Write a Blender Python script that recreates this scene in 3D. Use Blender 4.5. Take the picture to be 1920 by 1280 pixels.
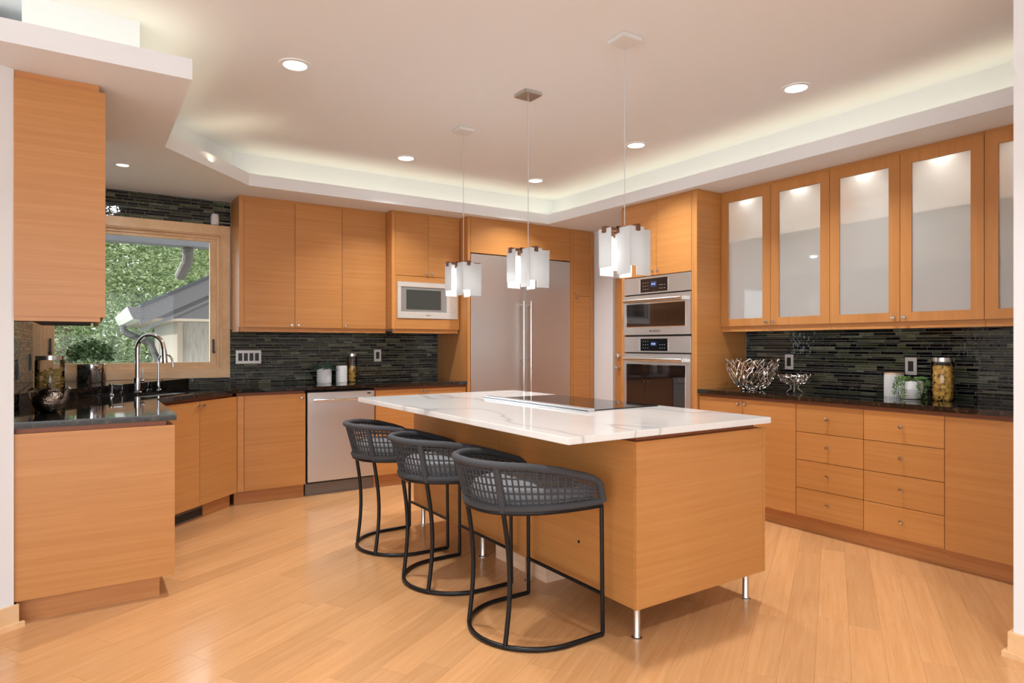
import bpy, bmesh, math, random
from mathutils import Vector, Matrix
random.seed(7)
for o in list(bpy.data.objects): bpy.data.objects.remove(o)
scene = bpy.context.scene
COL = scene.collection

# ------------------------------------------------------------------ camera, world, lights, exposure
H = 1.263                       # camera height
cam = bpy.data.cameras.new('camera'); camo = bpy.data.objects.new('camera', cam); COL.objects.link(camo)
camo.location = (0, 0, H); camo.rotation_euler = (math.pi/2, 0, math.radians(56.45-90))
cam.sensor_width = 36; cam.lens = 36*1210/1920
cam.shift_y = 6/1920
cam.clip_start = .05; cam.clip_end = 200
scene.camera = camo
vs = scene.view_settings
vs.view_transform = 'Standard'; vs.look = 'None'; vs.gamma = 1; vs.use_curve_mapping = False
vs.exposure = -0.06

world = bpy.data.worlds.new('world'); scene.world = world; world.use_nodes = True
bg = world.node_tree.nodes['Background']; bg.inputs[0].default_value = (.84, .92, 1.0, 1); bg.inputs[1].default_value = 5.5

def lamp(name, kind, loc, power, color=(1, 1, 1), direction=None, **kw):
    l = bpy.data.lights.new(name, kind); l.energy = power; l.color = color
    for k, v in kw.items(): setattr(l, k, v)
    o = bpy.data.objects.new(name, l); COL.objects.link(o); o.location = loc
    if direction is not None:
        o.rotation_euler = Vector(direction).to_track_quat('-Z', 'Y').to_euler()
    return o
lamp('sun', 'SUN', (-6, 9, 8), 4.5, (1, .95, .86), (.85, -.36, -.27), angle=.01)
WARM = (.94, .97, 1)
CAN_POWER = 17
COVE_POWER = .85
PENDANT_POWER = 2.2

# ------------------------------------------------------------------ materials
def mat(name):
    m = bpy.data.materials.new(name); m.use_nodes = True
    nt = m.node_tree; return m, nt, nt.nodes['Principled BSDF']
def simple(name, col, rough=.5, metal=0., spec=.5, **kw):
    m, nt, b = mat(name)
    b.inputs['Base Color'].default_value = (*col, 1); b.inputs['Roughness'].default_value = rough
    b.inputs['Metallic'].default_value = metal; b.inputs['Specular IOR Level'].default_value = spec
    for k, v in kw.items(): b.inputs[k].default_value = v
    return m
def N(nt, t, **kw):
    n = nt.nodes.new(t)
    for k, v in kw.items():
        if k in ('operation', 'blend_type', 'noise_dimensions', 'data_type', 'feature', 'distance', 'bands_direction', 'wave_type'): setattr(n, k, v)
        else: n.inputs[k].default_value = v
    return n
def ramp(nt, stops):
    r = nt.nodes.new('ShaderNodeValToRGB'); e = r.color_ramp.elements
    while len(e) > 1: e.remove(e[-1])
    e[0].position, e[0].color = stops[0][0], (*stops[0][1], 1)
    for p, c in stops[1:]:
        x = e.new(p); x.color = (*c, 1)
    return r
def wood(name, cols, rough, rot=0., stretch=(.7, .7, 34), bump=.02, vary=.12, coat=0., figure=1.0):
    """wood whose grain runs level along a face (stretch: noise frequency per world axis)"""
    m, nt, b = mat(name); L = nt.links.new
    geo = N(nt, 'ShaderNodeNewGeometry'); oi = N(nt, 'ShaderNodeObjectInfo')
    mp = nt.nodes.new('ShaderNodeMapping'); mp.inputs['Rotation'].default_value = (0, 0, rot); mp.inputs['Scale'].default_value = stretch
    off = N(nt, 'ShaderNodeVectorMath', operation='SCALE'); cmb = N(nt, 'ShaderNodeCombineXYZ')
    for i in range(3): L(oi.outputs['Random'], cmb.inputs[i])
    L(cmb.outputs[0], off.inputs[0]); off.inputs['Scale'].default_value = 37.
    vt = nt.nodes.new('ShaderNodeMapping'); vt.vector_type = 'POINT'; vt.inputs['Rotation'].default_value = (0, 0, -rot)
    L(geo.outputs['Position'], vt.inputs['Vector'])
    L(vt.outputs[0], mp.inputs['Vector']); mp.inputs['Rotation'].default_value = (0, 0, 0)
    add = N(nt, 'ShaderNodeVectorMath', operation='ADD'); L(mp.outputs[0], add.inputs[0]); L(off.outputs[0], add.inputs[1])
    n1 = N(nt, 'ShaderNodeTexNoise', Scale=1.3, Detail=7., Roughness=.62, Distortion=.6); L(add.outputs[0], n1.inputs['Vector'])
    n2 = N(nt, 'ShaderNodeTexNoise', Scale=7., Detail=4., Roughness=.6); L(add.outputs[0], n2.inputs['Vector'])
    n3 = N(nt, 'ShaderNodeTexNoise', Scale=.9, Detail=2., Distortion=1.5); L(geo.outputs['Position'], n3.inputs['Vector'])
    mx = N(nt, 'ShaderNodeMath', operation='MULTIPLY_ADD'); L(n2.outputs[0], mx.inputs[0]); mx.inputs[1].default_value = .35
    L(n1.outputs[0], mx.inputs[2])
    mx2 = N(nt, 'ShaderNodeMath', operation='MULTIPLY_ADD'); L(n3.outputs[0], mx2.inputs[0]); mx2.inputs[1].default_value = .25*figure; L(mx.outputs[0], mx2.inputs[2])
    r = ramp(nt, [(.5, cols[0]), (.75, cols[1]), (1.0, cols[2])]); L(mx2.outputs[0], r.inputs[0])
    hsv = N(nt, 'ShaderNodeHueSaturation'); L(r.outputs[0], hsv.inputs['Color'])
    mr = N(nt, 'ShaderNodeMapRange'); mr.inputs['To Min'].default_value = 1-vary; mr.inputs['To Max'].default_value = 1+vary
    L(oi.outputs['Random'], mr.inputs['Value']); L(mr.outputs[0], hsv.inputs['Value'])
    L(hsv.outputs[0], b.inputs['Base Color']); b.inputs['Roughness'].default_value = rough
    b.inputs['Coat Weight'].default_value = coat; b.inputs['Coat Roughness'].default_value = .12
    bp = N(nt, 'ShaderNodeBump', Strength=bump, Distance=.002); L(mx.outputs[0], bp.inputs['Height']); L(bp.outputs[0], b.inputs['Normal'])
    return m
CABC = [(.415, .168, .043), (.465, .197, .053), (.515, .232, .070)]
WOOD = wood('cabinet_wood', CABC, .36, vary=.06)
WOODV = wood('cabinet_wood_upright', CABC, .38, stretch=(10, 10, .5), vary=.05)
TOEW = wood('toe_wood', [(.40, .15, .042), (.48, .195, .058), (.56, .24, .08)], .4, vary=.03)
REVEAL = simple('reveal_wood', (.30, .085, .03), .5)
TRIMW = wood('window_wood', [(.60, .35, .16), (.70, .44, .225), (.77, .52, .30)], .4, stretch=(3, 3, 3), vary=.04)
FLOORW = wood('maple_plank', [(.475, .228, .088), (.525, .268, .110), (.57, .305, .135)], .27, rot=math.radians(30), stretch=(1.6, 30, 1), vary=.085, coat=.4, bump=.01)
LIGHTW = wood('pale_wood', [(.55, .34, .2), (.68, .46, .3), (.75, .55, .38)], .45)
WALNUT = simple('walnut', (.13, .05, .025), .45)
WHITE = simple('white_paint', (.72, .725, .73), .6)
CEIL = simple('ceiling_paint', (.735, .745, .758), .7)
STEEL_, nt, b = mat('brushed_steel')
b.inputs['Base Color'].default_value = (.68, .665, .645, 1); b.inputs['Metallic'].default_value = 1; b.inputs['Roughness'].default_value = .42
b.inputs['Anisotropic'].default_value = .5
STEEL = STEEL_
CHROME = simple('chrome', (.75, .75, .76), .08, 1)
NICKEL = simple('nickel', (.62, .60, .57), .22, 1)
BLACKM = simple('black_metal', (.012, .012, .013), .32, .6)
ROPE = simple('charcoal_rope', (.042, .042, .046), .85)
CUSH = simple('grey_cushion', (.20, .20, .205), .95)
BLACKG = simple('black_glass', (.008, .008, .009), .04, 0, .6)
OVENG = simple('oven_glass', (.018, .010, .008), .03, 0, .7)
BLACKP = simple('black_plastic', (.012, .012, .012), .35)
CERAM = simple('white_ceramic', (.72, .72, .71), .3)
MATTEW = simple('matte_white', (.66, .65, .63), .6)
PLATEW = simple('plate_metal', (.72, .71, .69), .3, .2)
PLASTIC = simple('white_plastic', (.72, .72, .73), .4)
GREEN = simple('leaf_green', (.045, .12, .03), .5)
GREEN2 = simple('succulent_green', (.12, .22, .05), .5)
AGAVE = simple('agave_green', (.085, .15, .115), .45)
PASTA = simple('pasta_yellow', (.88, .56, .12), .55)
PASTA2 = simple('pasta_olive', (.62, .42, .10), .55)
SILVER = simple('cast_silver', (.62, .58, .54), .25, 1)
DARKSILVER, nt, b = mat('hammered_silver')
b.inputs['Base Color'].default_value = (.22, .175, .14, 1); b.inputs['Metallic'].default_value = 1; b.inputs['Roughness'].default_value = .2
v = N(nt, 'ShaderNodeTexVoronoi', Scale=22.); bp = N(nt, 'ShaderNodeBump', Strength=.6, Distance=.003)
nt.links.new(v.outputs['Distance'], bp.inputs['Height']); nt.links.new(bp.outputs[0], b.inputs['Normal'])
GREYF = simple('fascia_grey', (.062, .053, .050), .6)
BEIGE = simple('soffit_beige', (.26, .20, .145), .7)
GUTTER = simple('gutter_white', (.34, .33, .31), .5)
BARK = simple('bark', (.12, .08, .05), .9)
GRASS = simple('ground_green', (.10, .14, .05), 1)
GROUT = simple('grout', (.34, .34, .29), .8)
DISPLAY = simple('oven_display', (.02, .04, .12), .2); 
d = DISPLAY.node_tree.nodes['Principled BSDF']; d.inputs['Emission Color'].default_value = (.25, .45, 1, 1); d.inputs['Emission Strength'].default_value = .03
INK = simple('dark_print', (.02, .02, .02), .5)
def emit(name, col, s):
    m = bpy.data.materials.new(name); m.use_nodes = True; nt = m.node_tree; nt.nodes.clear()
    e = nt.nodes.new('ShaderNodeEmission'); e.inputs[0].default_value = (*col, 1); e.inputs[1].default_value = s
    o = nt.nodes.new('ShaderNodeOutputMaterial'); nt.links.new(e.outputs[0], o.inputs[0]); return m
DIGIT = emit('clock_digit', (.55, .7, 1), 1.0)
LENS = emit('can_lens', (1, .97, .92), 9)
BULB = emit('bulb', (1, .95, .88), 14)
def glassy(name, tint, transp, rough=.02, gloss_boost=0., ior=1.45):
    """thin pane: transparent with a fresnel reflection"""
    m = bpy.data.materials.new(name); m.use_nodes = True; nt = m.node_tree; nt.nodes.clear(); L = nt.links.new
    t = nt.nodes.new('ShaderNodeBsdfTransparent'); t.inputs[0].default_value = (*tint, 1)
    g = nt.nodes.new('ShaderNodeBsdfGlossy'); g.inputs['Roughness'].default_value = rough
    f = nt.nodes.new('ShaderNodeFresnel'); f.inputs[0].default_value = ior
    ad = N(nt, 'ShaderNodeMath', operation='ADD'); L(f.outputs[0], ad.inputs[0]); ad.inputs[1].default_value = gloss_boost
    x = nt.nodes.new('ShaderNodeMixShader'); L(ad.outputs[0], x.inputs[0]); L(t.outputs[0], x.inputs[1]); L(g.outputs[0], x.inputs[2])
    o = nt.nodes.new('ShaderNodeOutputMaterial'); L(x.outputs[0], o.inputs[0]); return m
PANE = glassy('window_pane', (.98, .985, .985), 1, ior=1.2)
JARG = glassy('jar_glass', (.985, .99, .99), 1, gloss_boost=.02)
def frosted(name, col, see):
    m = bpy.data.materials.new(name); m.use_nodes = True; nt = m.node_tree; nt.nodes.clear(); L = nt.links.new
    d = nt.nodes.new('ShaderNodeBsdfDiffuse'); d.inputs[0].default_value = (*col, 1)
    tl = nt.nodes.new('ShaderNodeBsdfTranslucent'); tl.inputs[0].default_value = (*col, 1)
    tr = nt.nodes.new('ShaderNodeBsdfTransparent')
    g = nt.nodes.new('ShaderNodeBsdfGlossy'); g.inputs['Roughness'].default_value = .03
    f = nt.nodes.new('ShaderNodeFresnel'); f.inputs[0].default_value = 1.5
    a = nt.nodes.new('ShaderNodeMixShader'); a.inputs[0].default_value = .45; L(d.outputs[0], a.inputs[1]); L(tl.outputs[0], a.inputs[2])
    c = nt.nodes.new('ShaderNodeMixShader'); c.inputs[0].default_value = see; L(a.outputs[0], c.inputs[1]); L(tr.outputs[0], c.inputs[2])
    e = nt.nodes.new('ShaderNodeMixShader'); L(f.outputs[0], e.inputs[0]); L(c.outputs[0], e.inputs[1]); L(g.outputs[0], e.inputs[2])
    o = nt.nodes.new('ShaderNodeOutputMaterial'); L(e.outputs[0], o.inputs[0]); return m
FROST = frosted('frosted_glass', (.80, .80, .765), .36)
OPAL = frosted('opal_glass', (.80, .82, .83), .04)
SHELFG = frosted('shelf_glass', (.30, .35, .32), .84)
# granite
GRANITE, nt, b = mat('dark_granite'); L = nt.links.new
geo = N(nt, 'ShaderNodeNewGeometry')
n1 = N(nt, 'ShaderNodeTexNoise', Scale=38., Detail=6., Roughness=.7); L(geo.outputs['Position'], n1.inputs['Vector'])
n2 = N(nt, 'ShaderNodeTexVoronoi', Scale=130.); L(geo.outputs['Position'], n2.inputs['Vector'])
r = ramp(nt, [(.42, (.004, .004, .005)), (.56, (.016, .014, .012)), (.66, (.06, .040, .018)), (.76, (.10, .085, .055))]); L(n1.outputs[0], r.inputs[0])
L(r.outputs[0], b.inputs['Base Color']); b.inputs['Roughness'].default_value = .045; b.inputs['Specular IOR Level'].default_value = .7
# quartz
QUARTZ, nt, b = mat('white_quartzite'); L = nt.links.new
geo = N(nt, 'ShaderNodeNewGeometry')
mp = nt.nodes.new('ShaderNodeMapping'); mp.inputs['Rotation'].default_value = (0, 0, .5); mp.inputs['Scale'].default_value = (1.6, .55, 1); L(geo.outputs['Position'], mp.inputs['Vector'])
w = N(nt, 'ShaderNodeTexNoise', Scale=1.15, Detail=2.5, Distortion=.35); L(mp.outputs[0], w.inputs['Vector'])
sb = N(nt, 'ShaderNodeMath', operation='SUBTRACT'); L(w.outputs[0], sb.inputs[0]); sb.inputs[1].default_value = .5
ab = N(nt, 'ShaderNodeMath', operation='ABSOLUTE'); L(sb.outputs[0], ab.inputs[0])
r = ramp(nt, [(0, (.42, .40, .38)), (.004, (.62, .595, .57)), (.02, (.72, .70, .665)), (.25, (.77, .75, .72))]); L(ab.outputs[0], r.inputs[0])
L(r.outputs[0], b.inputs['Base Color']); b.inputs['Roughness'].default_value = .07
# mosaic glass tile
TILE, nt, b = mat('mosaic_glass_tile'); L = nt.links.new
geo = N(nt, 'ShaderNodeNewGeometry'); oi = N(nt, 'ShaderNodeObjectInfo')
sm = N(nt, 'ShaderNodeMath', operation='ADD'); L(oi.outputs['Random'], sm.inputs[0]); L(geo.outputs['Random Per Island'], sm.inputs[1])
fr = N(nt, 'ShaderNodeMath', operation='FRACT'); L(sm.outputs[0], fr.inputs[0])
mp = nt.nodes.new('ShaderNodeMapping'); mp.inputs['Scale'].default_value = (9, 9, 45); L(geo.outputs['Position'], mp.inputs['Vector'])
nz = N(nt, 'ShaderNodeTexNoise', Scale=1.6, Detail=3., Distortion=1.2); L(mp.outputs[0], nz.inputs['Vector'])
ma = N(nt, 'ShaderNodeMath', operation='MULTIPLY_ADD'); L(nz.outputs[0], ma.inputs[0]); ma.inputs[1].default_value = .34
sb = N(nt, 'ShaderNodeMath', operation='SUBTRACT'); L(fr.outputs[0], sb.inputs[0]); sb.inputs[1].default_value = .17; L(sb.outputs[0], ma.inputs[2])
r = ramp(nt, [(0, (.003, .003, .005)), (.40, (.004, .004, .006)), (.44, (.009, .011, .008)), (.6, (.019, .024, .013)), (.72, (.040, .046, .020)), (.82, (.045, .060, .048)), (.93, (.10, .10, .048)), (1, (.16, .18, .14))])
L(ma.outputs[0], r.inputs[0]); L(r.outputs[0], b.inputs['Base Color'])
b.inputs['Roughness'].default_value = .05; b.inputs['Specular IOR Level'].default_value = .4
nb = N(nt, 'ShaderNodeTexNoise', Scale=28., Detail=2.); L(geo.outputs['Position'], nb.inputs['Vector'])
bp = N(nt, 'ShaderNodeBump', Strength=.35, Distance=.004); L(nb.outputs[0], bp.inputs['Height']); L(bp.outputs[0], b.inputs['Normal'])
# outdoor leaves
LEAF = bpy.data.materials.new('tree_leaves'); LEAF.use_nodes = True; nt = LEAF.node_tree; nt.nodes.clear(); L = nt.links.new
geo = N(nt, 'ShaderNodeNewGeometry')
r = ramp(nt, [(0, (.06, .10, .035)), (.3, (.18, .24, .11)), (.7, (.33, .39, .20)), (1, (.52, .55, .32))]); L(geo.outputs['Random Per Island'], r.inputs[0])
df = nt.nodes.new('ShaderNodeBsdfDiffuse'); tl = nt.nodes.new('ShaderNodeBsdfTranslucent'); mxs = nt.nodes.new('ShaderNodeMixShader'); mxs.inputs[0].default_value = .5
L(r.outputs[0], df.inputs[0]); L(r.outputs[0], tl.inputs[0]); L(df.outputs[0], mxs.inputs[1]); L(tl.outputs[0], mxs.inputs[2])
om = nt.nodes.new('ShaderNodeOutputMaterial'); L(mxs.outputs[0], om.inputs[0])
STUCCO, nt, b = mat('beige_stucco'); L = nt.links.new
geo = N(nt, 'ShaderNodeNewGeometry'); mp = nt.nodes.new('ShaderNodeMapping'); mp.inputs['Scale'].default_value = (60, 60, 6); L(geo.outputs['Position'], mp.inputs['Vector'])
nz = N(nt, 'ShaderNodeTexNoise', Scale=1., Detail=3.); L(mp.outputs[0], nz.inputs['Vector'])
r = ramp(nt, [(.3, (.20, .17, .135)), (.7, (.29, .255, .21))]); L(nz.outputs[0], r.inputs[0]); L(r.outputs[0], b.inputs['Base Color']); b.inputs['Roughness'].default_value = .9

# ------------------------------------------------------------------ geometry helpers
WT = {}                                   # world translation of every object made here
class MB:
    def __init__(s): s.v = []; s.f = []
    def add(s, vs, fs):
        k = len(s.v); s.v += [tuple(p) for p in vs]; s.f += [tuple(k+i for i in f) for f in fs]; return s
    def hexa(s, p):                        # 8 points: bottom loop then top loop
        return s.add(p, [(3, 2, 1, 0), (4, 5, 6, 7), (0, 1, 5, 4), (1, 2, 6, 5), (2, 3, 7, 6), (3, 0, 4, 7)])
    def box(s, x0, x1, y0, y1, z0, z1):
        x0, x1 = sorted((x0, x1)); y0, y1 = sorted((y0, y1)); z0, z1 = sorted((z0, z1))
        return s.hexa([(x0, y0, z0), (x1, y0, z0), (x1, y1, z0), (x0, y1, z0), (x0, y0, z1), (x1, y0, z1), (x1, y1, z1), (x0, y1, z1)])
    def prism(s, poly, z0, z1):
        n = len(poly)
        a = sum(poly[i][0]*poly[(i+1) % n][1]-poly[(i+1) % n][0]*poly[i][1] for i in range(n))
        if a < 0: poly = poly[::-1]
        vs = [(x, y, z0) for x, y in poly]+[(x, y, z1) for x, y in poly]
        fs = [tuple(range(n-1, -1, -1)), tuple(range(n, 2*n))]+[(i, (i+1) % n, n+(i+1) % n, n+i) for i in range(n)]
        return s.add(vs, fs)
    def tube(s, path, r, seg=8, closed=False, cap=True):
        P = [Vector(p) for p in path]; n = len(P); rings = []
        rr = r if isinstance(r, (list, tuple)) else [r]*n
        up = Vector((0, 0, 1)); prev = None
        for i in range(n):
            if closed: t = P[(i+1) % n]-P[i-1]
            else: t = P[min(i+1, n-1)]-P[max(i-1, 0)]
            t.normalize()
            if prev is None:
                a = t.cross(up)
                if a.length < .05: a = t.cross(Vector((1, 0, 0)))
            else:
                a = prev-t*prev.dot(t)
            a.normalize(); prev = a; b = t.cross(a)
            rings.append([P[i]+(a*math.cos(2*math.pi*k/seg)+b*math.sin(2*math.pi*k/seg))*rr[i] for k in range(seg)])
        vs = [p for ring in rings for p in ring]; fs = []
        m = n if closed else n-1
        for i in range(m):
            j = (i+1) % n
            for k in range(seg):
                l = (k+1) % seg; fs.append((i*seg+k, i*seg+l, j*seg+l, j*seg+k))
        if cap and not closed: fs += [tuple(range(seg-1, -1, -1)), tuple(range((n-1)*seg, n*seg))]
        return s.add(vs, fs)
    def lathe(s, prof, c=(0, 0, 0), seg=24, axis='z', ripple=None, cap=True):
        vs = []; fs = []; n = len(prof)
        for i, (r, h) in enumerate(prof):
            for k in range(seg):
                a = 2*math.pi*k/seg; q = r*(1+(ripple(a) if ripple else 0))
                if axis == 'z': vs.append((c[0]+q*math.cos(a), c[1]+q*math.sin(a), c[2]+h))
                else: vs.append((c[0]+q*math.cos(a), c[1]-h, c[2]+q*math.sin(a)))     # 'y': along -Y
        for i in range(n-1):
            for k in range(seg):
                l = (k+1) % seg; fs.append((i*seg+k, i*seg+l, (i+1)*seg+l, (i+1)*seg+k))
        if cap and prof[0][0] > 1e-6: fs.append(tuple(range(seg-1, -1, -1)))
        if cap and prof[-1][0] > 1e-6: fs.append(tuple(range((n-1)*seg, n*seg)))
        return s.add(vs, fs)
    def mesh(s, name, mt, smooth=False, bevel=0):
        me = bpy.data.meshes.new(name); me.from_pydata(s.v, [], s.f); me.validate()
        if bevel:
            bm = bmesh.new(); bm.from_mesh(me); bmesh.ops.bevel(bm, geom=bm.edges[:], offset=bevel, segments=2, affect='EDGES', clamp_overlap=True); bm.to_mesh(me); bm.free()
        bm = bmesh.new(); bm.from_mesh(me); bmesh.ops.remove_doubles(bm, verts=bm.verts, dist=1e-6); bmesh.ops.recalc_face_normals(bm, faces=bm.faces); bm.to_mesh(me); bm.free()
        if smooth: me.shade_smooth(); me.set_sharp_from_angle(angle=math.radians(38))
        me.materials.append(mt); return me
    def build(s, name, mt, parent=None, smooth=False, bevel=0):
        return put(name, s.mesh(name, mt, smooth, bevel), parent)
def put(name, me, parent=None, loc=(0, 0, 0), rz=0.):
    """link an object whose world position is loc"""
    o = bpy.data.objects.new(name, me); COL.objects.link(o); loc = Vector(loc)
    if parent is not None:
        o.parent = parent; o.location = loc-WT[parent.name]
    else: o.location = loc
    o.rotation_euler = (0, 0, rz); WT[o.name] = loc.copy(); return o
def thing(name, label, cat, loc=(0, 0, 0), group=None):
    o = put(name, None, None, loc); o['label'] = label; o['category'] = cat
    if group: o['group'] = group
    return o
def tag(o, label, cat, group=None):
    o['label'] = label; o['category'] = cat
    if group: o['group'] = group
    return o
def struct(o): o['kind'] = 'structure'; return o
def B(*a): return MB().box(*a)
class Fr:
    """a cabinet front: o = a point of the carcass front line, u = along, n = outwards"""
    def __init__(s, o, u, n): s.o = Vector((*o, 0)); s.u = Vector((*u, 0)); s.n = Vector((*n, 0))
    def p(s, u, n, z): q = s.o+s.u*u+s.n*n; return (q.x, q.y, z)
    def box(s, mb, u0, u1, n0, n1, z0, z1):
        return mb.hexa([s.p(u0, n0, z0), s.p(u1, n0, z0), s.p(u1, n1, z0), s.p(u0, n1, z0), s.p(u0, n0, z1), s.p(u1, n0, z1), s.p(u1, n1, z1), s.p(u0, n1, z1)])
    def b(s, *a): return s.box(MB(), *a)
    @property
    def rz(s): return math.atan2(s.n.y, s.n.x)+math.pi/2      # turns -Y to n
BACK = Fr((0, 5.42), (1, 0), (0, -1)); RIGHT = Fr((4.065, 0), (0, 1), (-1, 0))
DIAG = Fr((.3659, 4.7941), (.70711, .70711), (.70711, -.70711))
LEFT = Fr((.36, 0), (0, 1), (1, 0))
KNOB = MB().lathe([(.0045, 0), (.0045, .014), (.0115, .017), (.013, .022), (.0115, .027), (.001, .029)], seg=12, axis='y').mesh('knob', NICKEL, True)
def knob(parent, F, u, z, n=.02): return put('knob', KNOB, parent, F.p(u, n, z), F.rz)
G = .0018
def door(cab, F, u0, u1, z0, z1, kn=None, name='door', m=WOOD):
    u0, u1 = min(u0, u1), max(u0, u1)
    d = F.b(u0+G, u1-G, 0.0, .02, z0+G, z1-G).build(name, m, cab)
    if kn: knob(d, F, *kn)
    return d

# ------------------------------------------------------------------ the setting
ZS, ZC, ZL = 2.495, 2.79, 2.59           # soffit, tray ceiling, top of the lip
WB, WR, WL = 6.02, 4.65, -.33            # back, right and left wall faces
PD = Vector((math.cos(math.radians(30)), math.sin(math.radians(30)), 0)); PN = Vector((-PD.y, PD.x, 0))
fl = struct(B(-4.2, 4.9, -4.4, 6.1, -.06, -.02).build('floor', LIGHTW))
def proj(x, y, z):
    c, s_ = math.cos(math.radians(56.45)), math.sin(math.radians(56.45)); dep = x*c+y*s_
    if dep < .3: return None
    return 960+1210*(x*s_-y*c)/dep, 646-1210*(z-H)/dep, dep
planks = []; pw = .127; rnd = random.Random(3)
for row in range(-70, 70):
    t = -9.+rnd.uniform(0, 1.2)
    while t < 9:
        ln = rnd.choice((.6, .85, 1.1, 1.3, 1.6, 1.9)); c = PD*(t+ln/2)+PN*(row*pw)
        e0 = PD*t+PN*(row*pw); e1 = PD*(t+ln)+PN*(row*pw)
        inside = lambda p: -4.1 < p.x < 4.75 and -4.3 < p.y < 6.0
        if inside(e0) and inside(e1) or inside(c):
            q = proj(c.x, c.y, 0)
            vis = q and -250 < q[0] < 2170 and 880 < q[1] < 1500 and not (1.95 < c.x < 2.75 and 2.2 < c.y < 4.1)
            planks.append((vis, (1/q[2]**2 if q else 0)*ln, t, ln, row))
        t += ln
planks.sort(key=lambda p: (not p[0], -p[1]))
unit = MB().box(-.5, .5, -.5, .5, -.5, .5).mesh('plank', FLOORW)
rest = MB()
for i, (vis, _, t, ln, row) in enumerate(planks):
    c = PD*(t+ln/2)+PN*(row*pw)
    if vis and i < 280:
        o = put('plank', unit, fl, (c.x, c.y, -.01), math.radians(30)); o.scale = (ln-.0008, pw-.0005, .02)
    else:
        a, b_ = PD*(ln/2-.0004), PN*(pw/2-.00025)
        P = [c-a-b_, c+a-b_, c+a+b_, c-a+b_]
        rest.hexa([(p.x, p.y, -.02) for p in P]+[(p.x, p.y, 0) for p in P])
o = rest.build('plank', FLOORW, fl); o['kind'] = 'stuff'

# walls; the window opening is left out of the back wall
wx0, wx1, wz0, wz1 = -.29, 1.005, 1.03, 2.225
w = MB().box(-.6, wx0, WB, WB+.16, 0, ZC).box(wx1, 4.9, WB, WB+.16, 0, ZC).box(wx0, wx1, WB, WB+.16, 0, wz0).box(wx0, wx1, WB, WB+.16, wz1, ZC)
wall_back = struct(w.build('wall_back', WHITE))
wall_left = struct(B(WL-.15, WL, 3.70, WB+.16, 0, ZC).build('wall_left', WHITE))
dy0, dy1 = 4.30, 5.07                    # side door opening in the right wall
w = MB().box(WR, WR+.14, .9, dy0, 0, ZC).box(WR, WR+.14, dy1, WB+.1, 0, ZC).box(WR, WR+.14, dy0, dy1, 1.96, ZC)
wall_right = struct(w.build('wall_right', WHITE))
# white wall on the far left, running on the grid of the floor boards
e = Vector((-.262, 3.640, 0))
def slab(a, b, th, z0, z1, mb=None):
    a, b = Vector(a), Vector(b); t = (b-a).normalized(); n = Vector((-t.y, t.x, 0))*th
    return (mb or MB()).hexa([(p.x, p.y, z0) for p in (a, b, b+n, a+n)]+[(p.x, p.y, z1) for p in (a, b, b+n, a+n)])
far = e-PD*3.6
struct(slab(e-PD*.8, e, .14, 0, ZS, slab(far, e-PD*.8, .14, 0, ZC)).build('wall_front_left', WHITE))
o = e+PD*.035
struct(slab(far-PN*.014, e+PD*.014-PN*.014, .0135, 0, .10).build('baseboard_left', TRIMW))
struct(slab(far-PN*.030, e+PD*.03-PN*.030, .0155, 0, .022).build('trim_1', TRIMW))
# rest of the room behind the camera, with its big windows
struct(MB().box(-4.2, -4.05, -4.3, 1.9, 0, .35).box(-4.2, -4.05, -4.3, 1.9, 2.4, ZC).box(-4.2, -4.05, -4.3, -4.0, .35, 2.4).box(-4.2, -4.05, 1.5, 1.9, .35, 2.4).box(-4.2, -4.05, -1.4, -1.2, .35, 2.4).build('wall_far_left', WHITE))
struct(MB().box(-4.2, 4.9, -4.4, -4.25, 0, .15).box(-4.2, 4.9, -4.4, -4.25, 2.4, ZC).box(-4.2, -3.9, -4.4, -4.25, .15, 2.4).box(-1.2, -1.0, -4.4, -4.25, .15, 2.4).box(1.7, 4.9, -4.4, -4.25, .15, 2.4).build('wall_rear', WHITE))
struct(B(4.65, 4.8, -4.3, .9, 0, ZC).build('wall_rear_right', WHITE))
struct(B(3.135, WR, .90, 1.055, 0, ZC).build('wall_front_right', WHITE))
struct(MB().box(3.12, 3.135, .90, 1.07, 0, .1).box(3.135, 3.9, 1.055, 1.07, 0, .1).build('baseboard_right', TRIMW))
struct(MB().box(3.104, 3.1199, .9, 1.086, 0, .022).box(3.12, 3.9, 1.0701, 1.086, 0, .022).build('trim_2', TRIMW))

# tray ceiling: upper ceiling, soffit slab, lip and the riser of the light cove
struct(B(-4.3, 4.95, -4.5, 6.2, ZC, ZC+.1).build('ceiling', CEIL))
lip = [(-.80, 3.323), (.42, 3.323), (.42, 4.545), (1.063, 5.285), (3.955, 5.285), (3.975, 1.056)]
def offset(pl, d):
    out = []
    for i, p in enumerate(pl):
        p = Vector(p); ns = []
        for a, b_ in ((i-1, i), (i, i+1)):
            if a < 0 or b_ >= len(pl): continue
            t = (Vector(pl[b_])-Vector(pl[a])).normalized(); ns.append(Vector((-t.y, t.x)))
        n = sum(ns, Vector((0, 0))).normalized(); k = 1/max(.3, n.dot(ns[0])); out.append(tuple(p+n*d*k))
    return out
def band(pl, d0, d1, z0, z1, mb=None):
    a, b_ = offset(pl, d0), offset(pl, d1); mb = mb or MB()
    for i in range(len(pl)-1):
        q = [a[i], a[i+1], b_[i+1], b_[i]]
        mb.hexa([(*p, z0) for p in q]+[(*p, z1) for p in q])
    return mb
sof = struct(MB().prism(offset(lip, .0245)+[(4.68, 1.056), (4.68, 6.05), (-.40, 6.05), (-.40, 3.72), (-.8, 3.5)], ZS, ZS+.03).build('soffit', CEIL))
put('lip', band(lip, 0, .025, ZS-.0006, ZL).mesh('lip', CEIL), sof)
ris = [(-.196, 3.323)]+lip[1:]
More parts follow.
